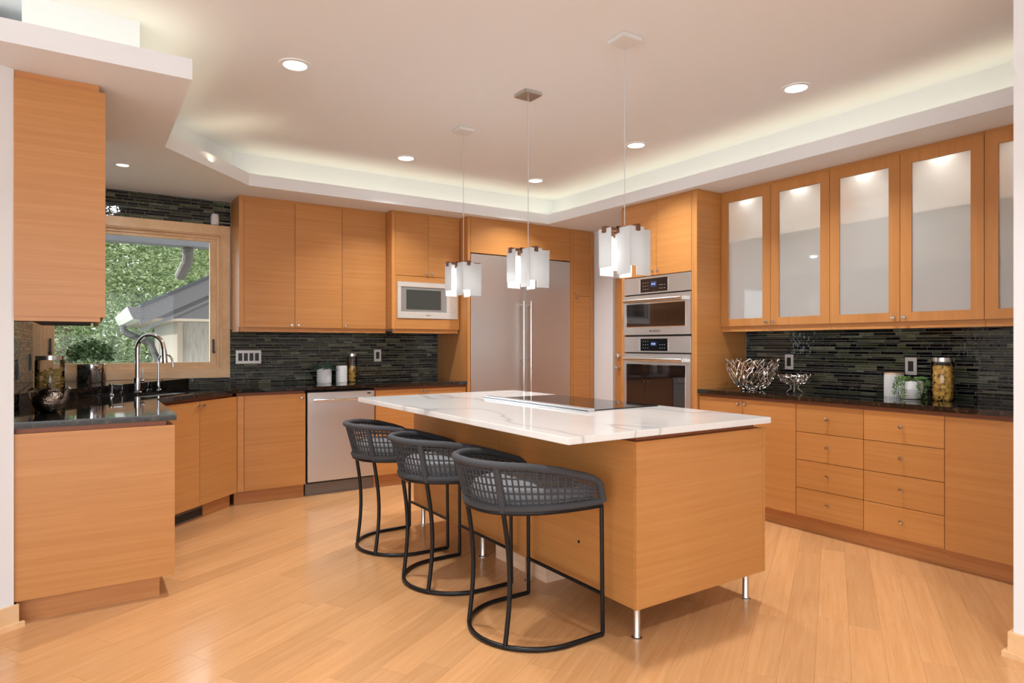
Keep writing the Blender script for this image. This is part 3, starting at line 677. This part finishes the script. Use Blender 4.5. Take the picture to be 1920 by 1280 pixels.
for cc, us in ((c, (3.2, 2.75)), (c2, (2.28, 1.82)), (c3, (1.36,))):
    for u in us:
        p = UR.p(u, -.07, UZ1-.0265); put('puck_light', puck, cc, p)
        lamp('puck_lamp', 'AREA', (p[0], p[1], p[2]-.004), 2.3, (1, .97, .9), (0, 0, -1), shape='DISK', size=.05)

# left wall cabinet, end panel towards us
c = thing('wall_cabinet', 'maple wall cabinet on the left with a tall blank end panel', 'cabinet', (-.1, 4.2, UZ0))
B(WL+.012, .062, 3.66, 4.62, 1.393, UZ1).build('carcass', WOOD, c); B(-.262, .085, 3.635, 3.66, 1.393, 2.458).build('end_panel', WOOD, c)
B(-.262, .060, 3.645, 4.62, 2.458, ZS-.001).build('crown', TOEW, c)
B(-.262, .064, 3.642, 3.662, 1.371, 1.393).build('valance', WOOD, c); B(.046, .064, 3.662, 4.62, 1.371, 1.393).build('valance', WOOD, c)
for a, b_ in ((3.662, 4.14), (4.14, 4.62)): Fr((.062, 0), (0, 1), (1, 0)).b(a+G, b_-G, 0, .02, 1.395, UZ1).build('door', WOOD, c)
B(-.20, .03, 3.70, 4.5, 1.372, 1.392).build('light_rail', GREYF, c)

# ------------------------------------------------------------------ island
IX0, IX1, IY0, IY1, IT = 1.54, 2.81, 1.935, 4.205, .908
isl = thing('kitchen_island', 'maple kitchen island on short steel legs', 'island', (2.37, 3.05, 0))
BX0, BX1, BY0, BY1, BZ0, BZ1 = 1.935, 2.792, 1.972, 4.17, .144, .853
B(BX0+.02, BX1, BY0+.02, BY1, BZ0+.002, BZ1-.002).build('carcass', WOOD, isl)
B(BX0, BX1, BY0, BY0+.019, BZ0, BZ1).build('end_panel', WOOD, isl)
B(BX0, BX0+.019, BY0+.0195, 3.05, BZ0, BZ1).build('front_panel', WOOD, isl); B(BX0, BX0+.019, 3.052, BY1, BZ0, BZ1).build('front_panel', WOOD, isl)
for i in range(4):
    a, b_ = BY0+.0+i*.55, BY0+(i+1)*.55-.004
    B(BX1+.001, BX1+.020, a, b_, BZ0, BZ1).build('door', WOOD, isl)
B(BX0+.03, BX1-.03, BY0+.03, BY1-.03, BZ1, IT-.0295).build('reveal_strip', REVEAL, isl)
leg = MB().lathe([(.001, 0), (.024, 0), (.024, .005), (.017, .008), (.0155, .012), (.0155, .146), (.001, .146)], seg=18).mesh('leg', NICKEL, True)
for x, y in ((1.985, 2.02), (2.745, 2.035), (1.985, 2.835), (1.985, 3.31), (1.985, 4.12), (2.745, 4.12), (2.745, 3.08)): put('leg', leg, isl, (x, y, 0))
B(2.04, 2.62, 2.75, 3.25, 0, .146).build('plinth', LIGHTW, isl)
it = tag(B(IX0, IX1, IY0, IY1, IT-.029, IT).build('island_worktop', QUARTZ, bevel=.003), 'white veined stone worktop on the island with a seating overhang', 'worktop')
ck = thing('cooktop', 'black glass cooktop with a silver downdraft strip set in the island', 'cooktop', (2.5, 3.1, IT))
B(2.262, 2.765, 2.64, 3.60, IT, IT+.006).build('glass_plate', BLACKG, ck, bevel=.0015)
v = MB().box(2.195, 2.262, 2.60, 3.66, IT, IT+.004).box(2.205, 2.250, 2.60, 3.66, IT+.004, IT+.018).build('downdraft_vent', simple('satin_steel', (.72, .72, .73), .25, .8), ck, bevel=.002)
B(2.2035, 2.205, 2.60, 3.66, IT+.006, IT+.009).build('intake_slot', BLACKP, v)
tag(MB().lathe([(.001, 0), (.0075, 0), (.0075, .002), (.001, .0025)], (0, 0, 0), 12, 'y').build('cable_grommet', BLACKP), 'small black cap on the island front panel', 'cap').location = (BX0-.0002, 2.35, .34)
bpy.data.objects['cable_grommet'].rotation_euler = (0, 0, -math.pi/2)

# ------------------------------------------------------------------ stools
def stool(cy, label):
    t = thing('bar_stool', label, 'stool', (1.62, cy, 0), 'rope bar stools at the island')
    X = lambda x, y, z: (x, cy+y, z)
    # floor ring: a D, open towards the island
    R = .28; ring_ = [X(1.872, -R, .012), X(1.69, -R, .012)]+[X(1.69-R*math.sin(a), -R*math.cos(a), .012) for a in [math.pi*i/24 for i in range(1, 24)]]+[X(1.69, R, .012), X(1.872, R, .012)]
    MB().tube(ring_, .0105, 10).build('floor_ring', BLACKM, t, True)
    def plan(s, w_, xb, xf, p=2.35):       # s from -1 (front right) over 0 (back) to 1 (front left)
        a = s*math.pi/2; q = 2/p
        y = w_*math.copysign(abs(math.sin(a))**q, a); x = xf-(xf-xb)*abs(math.cos(a))**q
        return x, y
    def seat(s, z=.568): x, y = plan(s, .277, 1.388, 1.868); return X(x, y, z)
    kx = [(1.338, .775), (1.50, .765), (1.64, .742), (1.76, .708), (1.825, .684), (1.858, .655), (1.872, .588)]
    def rim(s):
        x, y = plan(s, .30, 1.338, 1.872); y *= 1-.06*max(0, (x-1.78)/.092)
        for (xa, za), (xb_, zb_) in zip(kx, kx[1:]):
            if x <= xb_+1e-9: return X(x, y, za+(zb_-za)*(x-xa)/(xb_-xa))
        return X(x, y, kx[-1][1])
    ss = [-1+2*i/128 for i in range(129)]
    fr_ = MB().tube([seat(s) for s in ss], .0095, 10); fr_.tube([seat(-1), seat(1)], .0095, 10); fr_.build('seat_frame', BLACKM, t, True)
    MB().tube([seat(s, .586) for s in ss], .0155, 10).build('rope_band', ROPE, t, True)
    MB().tube([rim(s) for s in ss], .0165, 12).build('top_rail', ROPE, t, True)
    for s in (-1, 1):
        MB().tube([X(1.872, s*.28, .012), X(1.868, s*.277, .568)], .0095, 10).build('leg', BLACKM, t, True)
        a = s*.33; b0 = Vector(seat(a)); g0 = Vector(X(1.452, s*.15, .012))
        pts = [g0.lerp(b0, k)+Vector((.028*math.sin(math.pi*k)*(1 if k > 0 else 0)*(1), 0, 0)) for k in [i/10 for i in range(11)]]
        MB().tube(pts, .0105, 10).build('leg', BLACKM, t, True)
        MB().tube([seat(a, .575), rim(a)], .0165, 10).build('back_post', ROPE, t, True)
    MB().tube([X(1.871, -.279, .185), X(1.871, .279, .185)], .0085, 10).build('footrest', BLACKM, t, True)
    # woven rope: uprights and courses
    net = MB(); n = 46
    for i in range(1, n):
        s = -1+2*i/n
        p0, p1 = Vector(seat(s, .59)), Vector(rim(s)); net.tube([p0, p0.lerp(p1, .5)+Vector((0, 0, .0)), p1], .0042, 5, cap=False)
    for k in (.16, .34, .52, .70, .86):
        net.tube([tuple(Vector(seat(s, .59)).lerp(Vector(rim(s)), k)) for s in ss], .0042, 5, cap=False)
    o = net.build('rope_net', ROPE, t, True); o['kind'] = 'stuff'
    # seat cushion
    ol = [plan(s, .255, 1.412, 1.845) for s in [-1+2*i/40 for i in range(41)]]; cu = MB(); lv = [(.96, .574), (1.0, .60), (1.0, .635), (.95, .657), (.6, .667), (.05, .67)]
    cx = 1.63; vs_ = []
    for f_, z in lv: vs_ += [X(cx+(x-cx)*f_, y*f_, z) for x, y in ol]
    m_ = len(ol); fs = [((j*m_+i), (j*m_+(i+1) % m_), ((j+1)*m_+(i+1) % m_), ((j+1)*m_+i)) for j in range(len(lv)-1) for i in range(m_)]
    fs += [tuple(range(m_-1, -1, -1)), tuple(range((len(lv)-1)*m_, len(lv)*m_))]
    cu.add(vs_, fs).build('cushion', CUSH, t, True)
    return t
stool(2.392, 'charcoal rope bar stool nearest the camera, at the near end of the island')
stool(3.108, 'charcoal rope bar stool, the middle one of three along the island')
stool(3.82, 'charcoal rope bar stool farthest from the camera, before the dishwasher')

# ------------------------------------------------------------------ pendant lamps
def pendant(x, y, label):
    t = thing('pendant_lamp', label, 'pendant lamp', (x, y, ZC), 'pendants above the island')
    B(x-.062, x+.062, y-.062, y+.062, ZC-.022, ZC-.0005).build('ceiling_plate', NICKEL if abs(y-3.215) < .1 else MATTEW, t, bevel=.003)
    MB().tube([(x, y, ZC-.02), (x, y, 1.86)], .0022, 6).build('cord', simple('cord_grey', (.5, .5, .5), .4), t)
    zt, zb, zs, th = 1.836, 1.607, 1.644, .004
    wd = MB()
    for k in range(4):                    # four L-shaped pairs of glass sheets in a pinwheel
        ca, sa = (1, 0, -1, 0)[k], (0, 1, 0, -1)[k]
        def tb(mb, x0, x1, y0, y1, z0_, z1_):
            p = [(x0, y0), (x1, y1)]; q = [(ca*u-sa*v_, sa*u+ca*v_) for u, v_ in p]
            return mb.box(x+q[0][0], x+q[1][0], y+q[0][1], y+q[1][1], z0_, z1_)
        tb(MB(), -.067, .022, -.112, -.112+th, zs, zt).build('short_glass_panel', OPAL, t)
        tb(MB(), -.067, -.067+th, -.1075, -.018, zb, zt).build('long_glass_panel', OPAL, t)
        tb(wd, -.032, -.014, -.118, -.01, zt-.006, zt+.010)
        tb(wd, -.034, -.012, -.122, -.106, zt-.022, zt+.010)
        tb(wd, -.072, -.056, -.034, -.018, zt-.026, zt+.008); tb(wd, -.072, .0, -.032, -.020, zt-.004, zt+.008)
    wd.build('walnut_bracket', WALNUT, t)
    MB().lathe([(.001, 0), (.014, .004), (.018, .03), (.014, .06), (.010, .11), (.001, .112)], (x, y, 1.69), 12).build('bulb', BULB, t, True)
    lamp('pendant_light', 'POINT', (x, y, 1.69), PENDANT_POWER, (1, .95, .88), shadow_soft_size=.03)
pendant(2.25, 2.375, 'opal glass pendant lamp nearest the camera, hanging before the oven tower')
pendant(2.25, 3.215, 'opal glass pendant lamp, the middle one, before the refrigerator')
pendant(2.245, 4.01, 'opal glass pendant lamp farthest away, beside the microwave')

# ------------------------------------------------------------------ wall plates
def plate(F, u, z, gangs, label, n0=.0085, face=PLATEW, slot=BLACKP):
    w_ = .072+.046*(gangs-1); t = thing('wall_plate', label, 'wall plate', F.p(u, n0, z))
    F.b(u-w_/2, u+w_/2, n0, n0+.006, z-.058, z+.058).build('cover', face, t, bevel=.0015)
    for g in range(gangs):
        c_ = u+(g-(gangs-1)/2)*.046; F.b(c_-.0165, c_+.0165, n0+.006, n0+.0085, z-.034, z+.034).build('rocker', slot, t)
plate(WALLB, 1.205, 1.155, 4, 'four-gang steel switch plate with black rockers beside the window')
plate(WALLB, 2.40, 1.158, 1, 'single steel outlet plate on the back mosaic, right of the pasta jar')
plate(WALLR, 3.035, 1.128, 1, 'steel outlet plate above the woven silver bowls')
plate(WALLR, 2.135, 1.118, 1, 'steel outlet plate above the trailing plant and pasta jar')
plate(WALLL, 4.62, 1.12, 1, 'black outlet plate on the left mosaic wall, nearer', face=BLACKP)
plate(WALLL, 5.72, 1.14, 1, 'black outlet plate on the left mosaic wall by the window', face=BLACKP)

# ------------------------------------------------------------------ things on the counters
def jar(x, y, z, r_, h, label, fillm, fillh, lidm=NICKEL):
    t = thing('storage_jar', label, 'jar', (x, y, z))
    MB().lathe([(.001, .001), (r_*.96, .001), (r_, .006), (r_, h-.03), (r_*.93, h-.022), (r_*.93, h-.012)], (x, y, z), 28, cap=False).build('glass', JARG, t, True)
    MB().lathe([(.001, h-.024), (r_*.97, h-.024), (r_*.97, h), (.001, h)], (x, y, z), 28).build('lid', lidm, t, True)
    return t
j = jar(2.105, 5.90, CT, .046, .265, 'glass jar of yellow pasta with a steel lid on the back counter', PASTA, .15)
m = MB(); rnd = random.Random(5)
for i in range(130):
    a = rnd.uniform(0, 6.28); q = .036*math.sqrt(rnd.random()); z = CT+.010+rnd.random()*.135; d = Vector((rnd.uniform(-1, 1), rnd.uniform(-1, 1), rnd.uniform(-1, 1))).normalized()*.011
    p = Vector((2.105+q*math.cos(a), 5.90+q*math.sin(a), z)); m.tube([p-d, p, p+d], [.003, .006, .003], 5)
o = m.build('pasta', PASTA); o['kind'] = 'stuff'; tag(o, 'small yellow pasta filling the jar on the back counter', 'pasta')
x, y = 1.99, 5.86
t = thing('canister', 'white horizontally ribbed canister between the agave pot and the pasta jar', 'canister', (x, y, CT))
prof = [(.001, 0), (.05, 0)]
for i in range(14): prof += [(.052, .006+i*.0105), (.0505, .011+i*.0105)]
MB().lathe(prof+[(.05, .153), (.046, .156), (.001, .156)], (x, y, CT), 28).build('body', CERAM, t, True)
x, y = 1.82, 5.835
t = thing('potted_agave', 'dark green agave in a white cylinder pot on the back counter', 'potted plant', (x, y, CT))
MB().lathe([(.001, 0), (.062, 0), (.066, .008), (.066, .13), (.060, .132), (.058, .118), (.001, .116)], (x, y, CT), 32).build('pot', CERAM, t, True)
rnd = random.Random(11)
def blade(mb, base, a, ln, lift, w_, droop, k=7):
    P = []; d = Vector((math.cos(a), math.sin(a), 0)); sd = Vector((-d.y, d.x, 0))
    for i in range(k+1):
        f_ = i/k; c_ = base+d*(ln*f_*math.cos(lift))+Vector((0, 0, ln*(math.sin(lift)*f_-droop*f_*f_))); wd = w_*math.sin(math.pi*min(.98, .22+f_*.78))**.8
        P += [c_-sd*wd, c_+Vector((0, 0, -wd*.45)), c_+sd*wd]
    fs = []
    for i in range(k):
        for j in range(2): fs.append((i*3+j, i*3+j+1, (i+1)*3+j+1, (i+1)*3+j))
    mb.add(P, fs)
for i in range(11):
    m = MB(); a = i*2.4; blade(m, Vector((x, y-.01, CT+.118)), a, rnd.uniform(.12, .155), rnd.uniform(.35, .95) if i else 1.4, .025, rnd.uniform(.1, .4)); m.build('leaf', AGAVE, t, True)
# pepper jar, teapot and herb by the sink
j = jar(-.165, 4.62, CT, .073, .285, 'large glass jar of pasta with a steel lid beside the window', PASTA2, .15)
m = MB(); rnd = random.Random(6)
for i in range(110):
    a = rnd.uniform(0, 6.28); q = .052*math.sqrt(rnd.random()); p = Vector((-.165+q*math.cos(a), 4.62+q*math.sin(a), CT+.02+rnd.random()*.19)); s0 = rnd.uniform(0, 6)
    m.tube([p+Vector((.016*math.cos(s0+k*.9), .016*math.sin(s0+k*.9), .003*k-.008)) for k in range(6)], .0045, 5)
o = m.build('pasta', PASTA2); o['kind'] = 'stuff'; tag(o, 'olive pasta nests filling the large jar by the window', 'pasta')
x, y = -.150, 4.08
t = thing('teapot', 'small hammered dark silver teapot on the left counter', 'teapot', (x, y, CT))
MB().lathe([(.001, 0), (.035, 0), (.045, .008), (.068, .035), (.074, .058), (.068, .085), (.052, .102), (.044, .108), (.046, .113), (.001, .113)], (x, y, CT), 32).build('body', DARKSILVER, t, True)
MB().lathe([(.001, .113), (.044, .113), (.036, .122), (.012, .128), (.006, .133), (.010, .142), (.006, .152), (.001, .153)], (x, y, CT), 24).build('lid', DARKSILVER, t, True)
sp = Vector((.83, -.55, 0))
MB().tube([Vector((x, y, CT+.05))+sp*.06, Vector((x, y, CT+.075))+sp*.085, Vector((x, y, CT+.115))+sp*.093, Vector((x, y, CT+.128))+sp*.105], [.02, .015, .011, .009], 12).build('spout', DARKSILVER, t, True)
MB().tube([Vector((x, y, CT+.095))-sp*.055, Vector((x, y, CT+.125))-sp*.08, Vector((x, y, CT+.115))-sp*.105, Vector((x, y, CT+.07))-sp*.10, Vector((x, y, CT+.03))-sp*.062], .006, 10).build('handle', DARKSILVER, t, True)
x, y, z = .045, 5.80, .981
t = thing('potted_herb', 'bushy green plant in a mirrored silver pot on the window ledge', 'potted plant', (x, y, z))
MB().lathe([(.001, 0), (.092, 0), (.096, .006), (.098, .135), (.092, .135), (.09, .12), (.001, .118)], (x, y, z), 36).build('pot', CHROME, t, True)
rnd = random.Random(21); m = MB()
for i in range(900):
    u, v_ = rnd.uniform(0, 6.28), math.acos(rnd.uniform(-.35, 1)); q = rnd.uniform(.55, 1)
    c_ = Vector((x+.165*q*math.sin(v_)*math.cos(u), y+.12*q*math.sin(v_)*math.sin(u), z+.20+.125*q*math.cos(v_)))
    a, b_ = Vector((rnd.gauss(0, 1), rnd.gauss(0, 1), rnd.gauss(0, 1))).normalized(), Vector((rnd.gauss(0, 1), rnd.gauss(0, 1), rnd.gauss(0, 1))).normalized()
    s_ = rnd.uniform(.010, .017); m.add([c_-a*s_, c_+b_*s_*.8, c_+a*s_, c_-b_*s_*.8], [(0, 1, 2, 3)])
HERB, nt, b = mat('herb_leaf'); r = ramp(nt, [(0, (.03, .08, .025)), (.5, (.08, .19, .06)), (.85, (.15, .28, .12)), (1, (.26, .38, .28))]); g_ = N(nt, 'ShaderNodeNewGeometry'); nt.links.new(g_.outputs['Random Per Island'], r.inputs[0]); nt.links.new(r.outputs[0], b.inputs['Base Color'])
o = m.build('foliage', HERB, t); o['kind'] = 'stuff'
m = MB()
for i in range(9): a = i*.7; m.tube([(x+.03*math.cos(a), y+.03*math.sin(a), z+.11), (x+.09*math.cos(a), y+.07*math.sin(a), z+.24)], .002, 5)
m.build('stems', GREEN, t)
# right counter: two cast bowls
def twig_bowl(x, y, prof, label, seed, nseg, rows, rad, foot=None):
    t = thing('twig_bowl', label, 'bowl', (x, y, CT)); rnd = random.Random(seed); m = MB()
    def P(i, k):       # row i of rows, column k
        f_ = i/(rows-1); j = f_*(len(prof)-1); a_ = int(min(j, len(prof)-2)); w_ = j-a_
        r_ = prof[a_][0]*(1-w_)+prof[a_+1][0]*w_; h_ = prof[a_][1]*(1-w_)+prof[a_+1][1]*w_
        g = jit[(i, k % nseg)]; an = 2*math.pi*(k+.5*(i % 2)+g[0])/nseg; 
        return Vector((x+r_*math.cos(an), y+r_*math.sin(an), CT+h_+(g[1] if 0 < i else 0)))
    jit = {(i, k): (rnd.uniform(-.28, .28), rnd.uniform(-.008, .008)) for i in range(rows) for k in range(nseg)}
    for i in range(rows-1):
        for k in range(nseg):
            for dk in ((0, 1) if i % 2 else (-1, 0)):
                if rnd.random() < .86:
                    a, b_ = P(i, k), P(i+1, k+dk+0); c_ = (a+b_)/2+Vector((rnd.uniform(-.004, .004), rnd.uniform(-.004, .004), rnd.uniform(-.003, .003)))
                    m.tube([a, c_, b_], [rad*1.15, rad*.85, rad*1.1], 6)
    for k in range(nseg):
        m.tube([P(0, k), P(0, k+1)], rad, 6)
    for k in range(nseg):
        if rnd.random() < .4: m.tube([P(1, k), P(1, k+1)], rad*.9, 6)
    m.build('bowl', SILVER, t, True)
    if foot:
        for k in range(4):
            a = k*math.pi/2+.5; d = Vector((math.cos(a), math.sin(a), 0))
            MB().tube([Vector((x, y, CT+foot))+d*.028, Vector((x, y, CT+foot*.5))+d*.022, Vector((x, y, CT+.004))+d*.052], [.005, .0045, .005], 6).build('foot', SILVER, t, True)
twig_bowl(4.30, 3.13, [(.055, .006), (.095, .022), (.14, .07), (.17, .13), (.188, .19), (.195, .232)], 'large woven cast silver bowl on the right counter', 3, 25, 9, .0050)
twig_bowl(4.29, 2.765, [(.02, .062), (.055, .07), (.088, .09), (.108, .118), (.114, .128)], 'small footed woven silver bowl beside the large one', 8, 19, 6, .0040, foot=.066)
x, y = 4.545, 2.20
t = thing('canister', 'cream vertically fluted canister with a wooden lid behind the trailing plant', 'canister', (x, y, CT))
MB().lathe([(.001, 0), (.056, 0), (.058, .004), (.058, .150), (.001, .150)], (x, y, CT), 120, ripple=lambda a: .022*math.cos(30*a)).build('body', MATTEW, t, True)
MB().lathe([(.001, .150), (.058, .150), (.058, .160), (.056, .162), (.001, .162)], (x, y, CT), 32).build('lid', LIGHTW, t, True)
x, y = 4.44, 2.045
t = thing('trailing_plant', 'trailing succulent in a round white ridged pot on the right counter', 'potted plant', (x, y, CT))
prof = [(.001, 0), (.04, 0)]
for i in range(9):
    f_ = i/8; r_ = .042+.030*math.sin(math.pi*(.12+.52*f_)); prof += [(r_+.0008, .005+i*.0118), (r_-.0008, .011+i*.0118)]
MB().lathe(prof+[(.068, .115), (.062, .113), (.06, .10), (.001, .098)], (x, y, CT), 36).build('pot', CERAM, t, True)
rnd = random.Random(9); m = MB(); st = MB()
def pearl(p, s_):
    d = Vector((rnd.gauss(0, 1), rnd.gauss(0, 1), rnd.gauss(0, 1))).normalized()*s_
    m.tube([p-d, p-d*.5, p+d*.5, p+d], [.0008, s_*.6, s_*.6, .0008], 5, cap=False)
for i in range(26):
    a = rnd.uniform(0, 6.28); ln = rnd.choice((.0, .0, .02, .04, .09, .12)); P = []
    for k in range(10):
        f_ = k/9; q = .02+.062*min(1, f_*2)+.014*f_; z = .105+.032*math.sin(math.pi*min(1, f_*1.6))-max(0, f_-.45)*ln*1.6
        P.append(Vector((x+q*math.cos(a)+rnd.uniform(-.004, .004), y+q*math.sin(a)+rnd.uniform(-.004, .004), CT+max(.012, z))))
    st.tube(P, .0012, 4)
    for p in P[1:]:
        for _ in range(2): pearl(p+Vector((rnd.uniform(-.008, .008), rnd.uniform(-.008, .008), rnd.uniform(-.004, .009))), .0048)
o = m.build('foliage', GREEN2, t, True); o['kind'] = 'stuff'; st.build('stems', GREEN, t)
x, y = 4.47, 1.872
jar(x, y, CT, .064, .268, 'tall glass jar of rigatoni with a steel lid on the right counter', PASTA, .2)
rg = MB()
a_, b_ = [(.0155, -.016), (.0165, 0), (.0155, .016)], [(.0115, .016), (.012, 0), (.0115, -.016)]
rg.lathe(a_+b_+[a_[0]], seg=14, cap=False); RIG = rg.mesh('rigatoni', PASTA, True)
rnd = random.Random(4); n = 0
for layer in range(9):
    for k in range(7):
        a = k*2*math.pi/6+layer*.5; q = .038 if k < 6 else .004
        if layer == 8 and rnd.random() < .5: continue
        o = put('rigatoni', RIG, None, (x+q*math.cos(a), y+q*math.sin(a), CT+.022+layer*.0222), 0)
        o.rotation_euler = (rnd.uniform(0, 3.1), rnd.uniform(0, 3.1), rnd.uniform(0, 3.1))
        tag(o, 'yellow rigatoni tube inside the tall jar on the right counter', 'pasta', 'rigatoni in the tall jar')

# ------------------------------------------------------------------ outdoors, seen through the window
g = tag(B(-30, 40, 6.3, 60, -2.2, -2.0).build('garden_ground', GRASS), 'green garden ground outside the window', 'ground')
GY = 8.6
wing = thing('garage_wing', 'lower beige wing of the house with a grey gable and white gutter', 'building', (3, 10.5, -2))
B(.98, 6.0, GY+.55, 12.2, -2, 1.62).build('wall', STUCCO, wing)
ex = .56                                  # eave corner
B(.98, 1.04, GY+.50, GY+.56, -2, 1.62).build('corner_board', BEIGE, wing)
MB().prism([(ex, GY), (6, GY), (6, 12.2), (ex, 12.2)], 1.545, 1.575).build('soffit_board', BEIGE, wing)
sl = .52
gab = MB(); pts = [(ex, 1.575), (6.0, 1.575), (6.0, 1.62+(6-ex)*sl), (ex, 1.70)]
gab.add([(x_, GY-.0, z_) for x_, z_ in pts]+[(x_, GY+.05, z_) for x_, z_ in pts], [(0, 1, 2, 3), (7, 6, 5, 4), (0, 4, 5, 1), (1, 5, 6, 2), (2, 6, 7, 3), (3, 7, 4, 0)])
gab.build('gable', GREYF, wing)
rk = MB()
def slope(off0, off1, y0, y1, mb):
    p = [(ex-.02, 1.70+off0), (6.0, 1.70+off0+(6.02-ex)*sl), (6.0, 1.70+off1+(6.02-ex)*sl), (ex-.02, 1.70+off1)]
    return mb.add([(x_, y0, z_) for x_, z_ in p]+[(x_, y1, z_) for x_, z_ in p], [(0, 1, 2, 3), (7, 6, 5, 4), (0, 4, 5, 1), (1, 5, 6, 2), (2, 6, 7, 3), (3, 7, 4, 0)])
slope(-.30, -.26, GY-.02, GY+.0, MB()).build('rake_moulding', GREYF, wing)
slope(-.21, 0, GY-.035, GY+.02, MB()).build('rake_board', GREYF, wing)
slope(0, .03, GY-.06, 12.2, MB()).build('roof_shingles', simple('shingle', (.03, .03, .035), .9), wing)
pr = [(ex, 1.55), (ex-.09, 1.56), (ex-.12, 1.62), (ex-.15, 1.70), (ex, 1.70)]
MB().add([(x_, GY-.03, z_) for x_, z_ in pr]+[(x_, 12.2, z_) for x_, z_ in pr], [(0, 1, 2, 3, 4), (9, 8, 7, 6, 5)]+[(i, 5+i, 5+(i+1) % 5, (i+1) % 5) for i in range(5)]).build('gutter', GUTTER, wing)
MB().add([(x_, GY-.045, z_) for x_, z_ in pr]+[(x_, GY-.031, z_) for x_, z_ in pr], [(0, 1, 2, 3, 4), (9, 8, 7, 6, 5)]+[(i, 5+i, 5+(i+1) % 5, (i+1) % 5) for i in range(5)]).build('gutter_end_cap', GREYF, wing)
MB().tube([(ex-.07, 11.4, 1.56), (ex-.06, 11.4, 1.46), (ex+.3, 11.4, 1.28), (.94, 11.4, 1.05), (.94, 11.4, -2)], .05, 8).build('downspout', GREYF, wing)
# own eave above the window and its downspout
t = thing('house_gutter', 'grey gutter of the house along the top of the window view', 'gutter', (.5, 6.6, 2.2))
B(-2, 4, 6.55, 6.72, 2.165, 2.34).build('gutter', simple('eave_grey', (.15, .15, .165), .5), t)
m = MB(); cx_, cy_ = .80, 6.66
P = [Vector((cx_, cy_, 2.19)), Vector((cx_+.004, cy_, 2.08)), Vector((cx_-.004, cy_, 2.02)), Vector((cx_-.03, cy_+.03, 1.96)), Vector((cx_-.05, cy_+.10, 1.90))]
for i in range(5): pass
pp = []
for i in range(len(P)-1):
    for k in range(8): pp.append(P[i].lerp(P[i+1], k/8))
pp.append(P[-1]); m.tube(pp, [.046+.0025*(i % 2) for i in range(len(pp))], 12); m.build('elbow_pipe', simple('pipe_brown', (.10, .085, .075), .5), t)
rnd = random.Random(17)
for (tx, ty, tz, rx, rz_, lab) in ((-.35, 14.2, 2.6, 1.95, 3.9, 'pale green tree outside, nearest the gutter'), (3.95, 15.4, 3.2, 2.3, 3.6, 'green tree outside above the grey gable'), (1.2, 21.5, 3.0, 4.6, 5.2, 'wide light green tree filling the back of the garden')):
    t = thing('garden_tree', lab, 'tree', (tx, ty, -2), 'trees outside the window'); m = MB()
    for i in range(95000):
        d = Vector((rnd.gauss(0, 1), rnd.gauss(0, 1), rnd.gauss(0, 1))).normalized(); q = rnd.uniform(.5, 1.0)**.6*(1+.12*math.sin(d.x*9+d.z*7))
        c_ = Vector((tx+d.x*rx*q, ty+d.y*rx*.7*q, tz+d.z*rz_*q)); a, b_ = Vector((rnd.gauss(0, 1), rnd.gauss(0, 1), rnd.gauss(0, .6))).normalized(), Vector((rnd.gauss(0, 1), rnd.gauss(0, 1), rnd.gauss(0, 1))).normalized()
        s_ = rnd.uniform(.022, .055)*(2.8 if ty > 20 else 1); m.add([c_-a*s_, c_+b_*s_*.45, c_+a*s_, c_-b_*s_*.45], [(0, 1, 2, 3)])
    o = m.build('crown', LEAF, t); o['kind'] = 'stuff'
    MB().tube([(tx, ty, -2), (tx+.1, ty, 0), (tx, ty, tz)], [.22, .17, .06], 8).build('trunk', BARK, t, True)
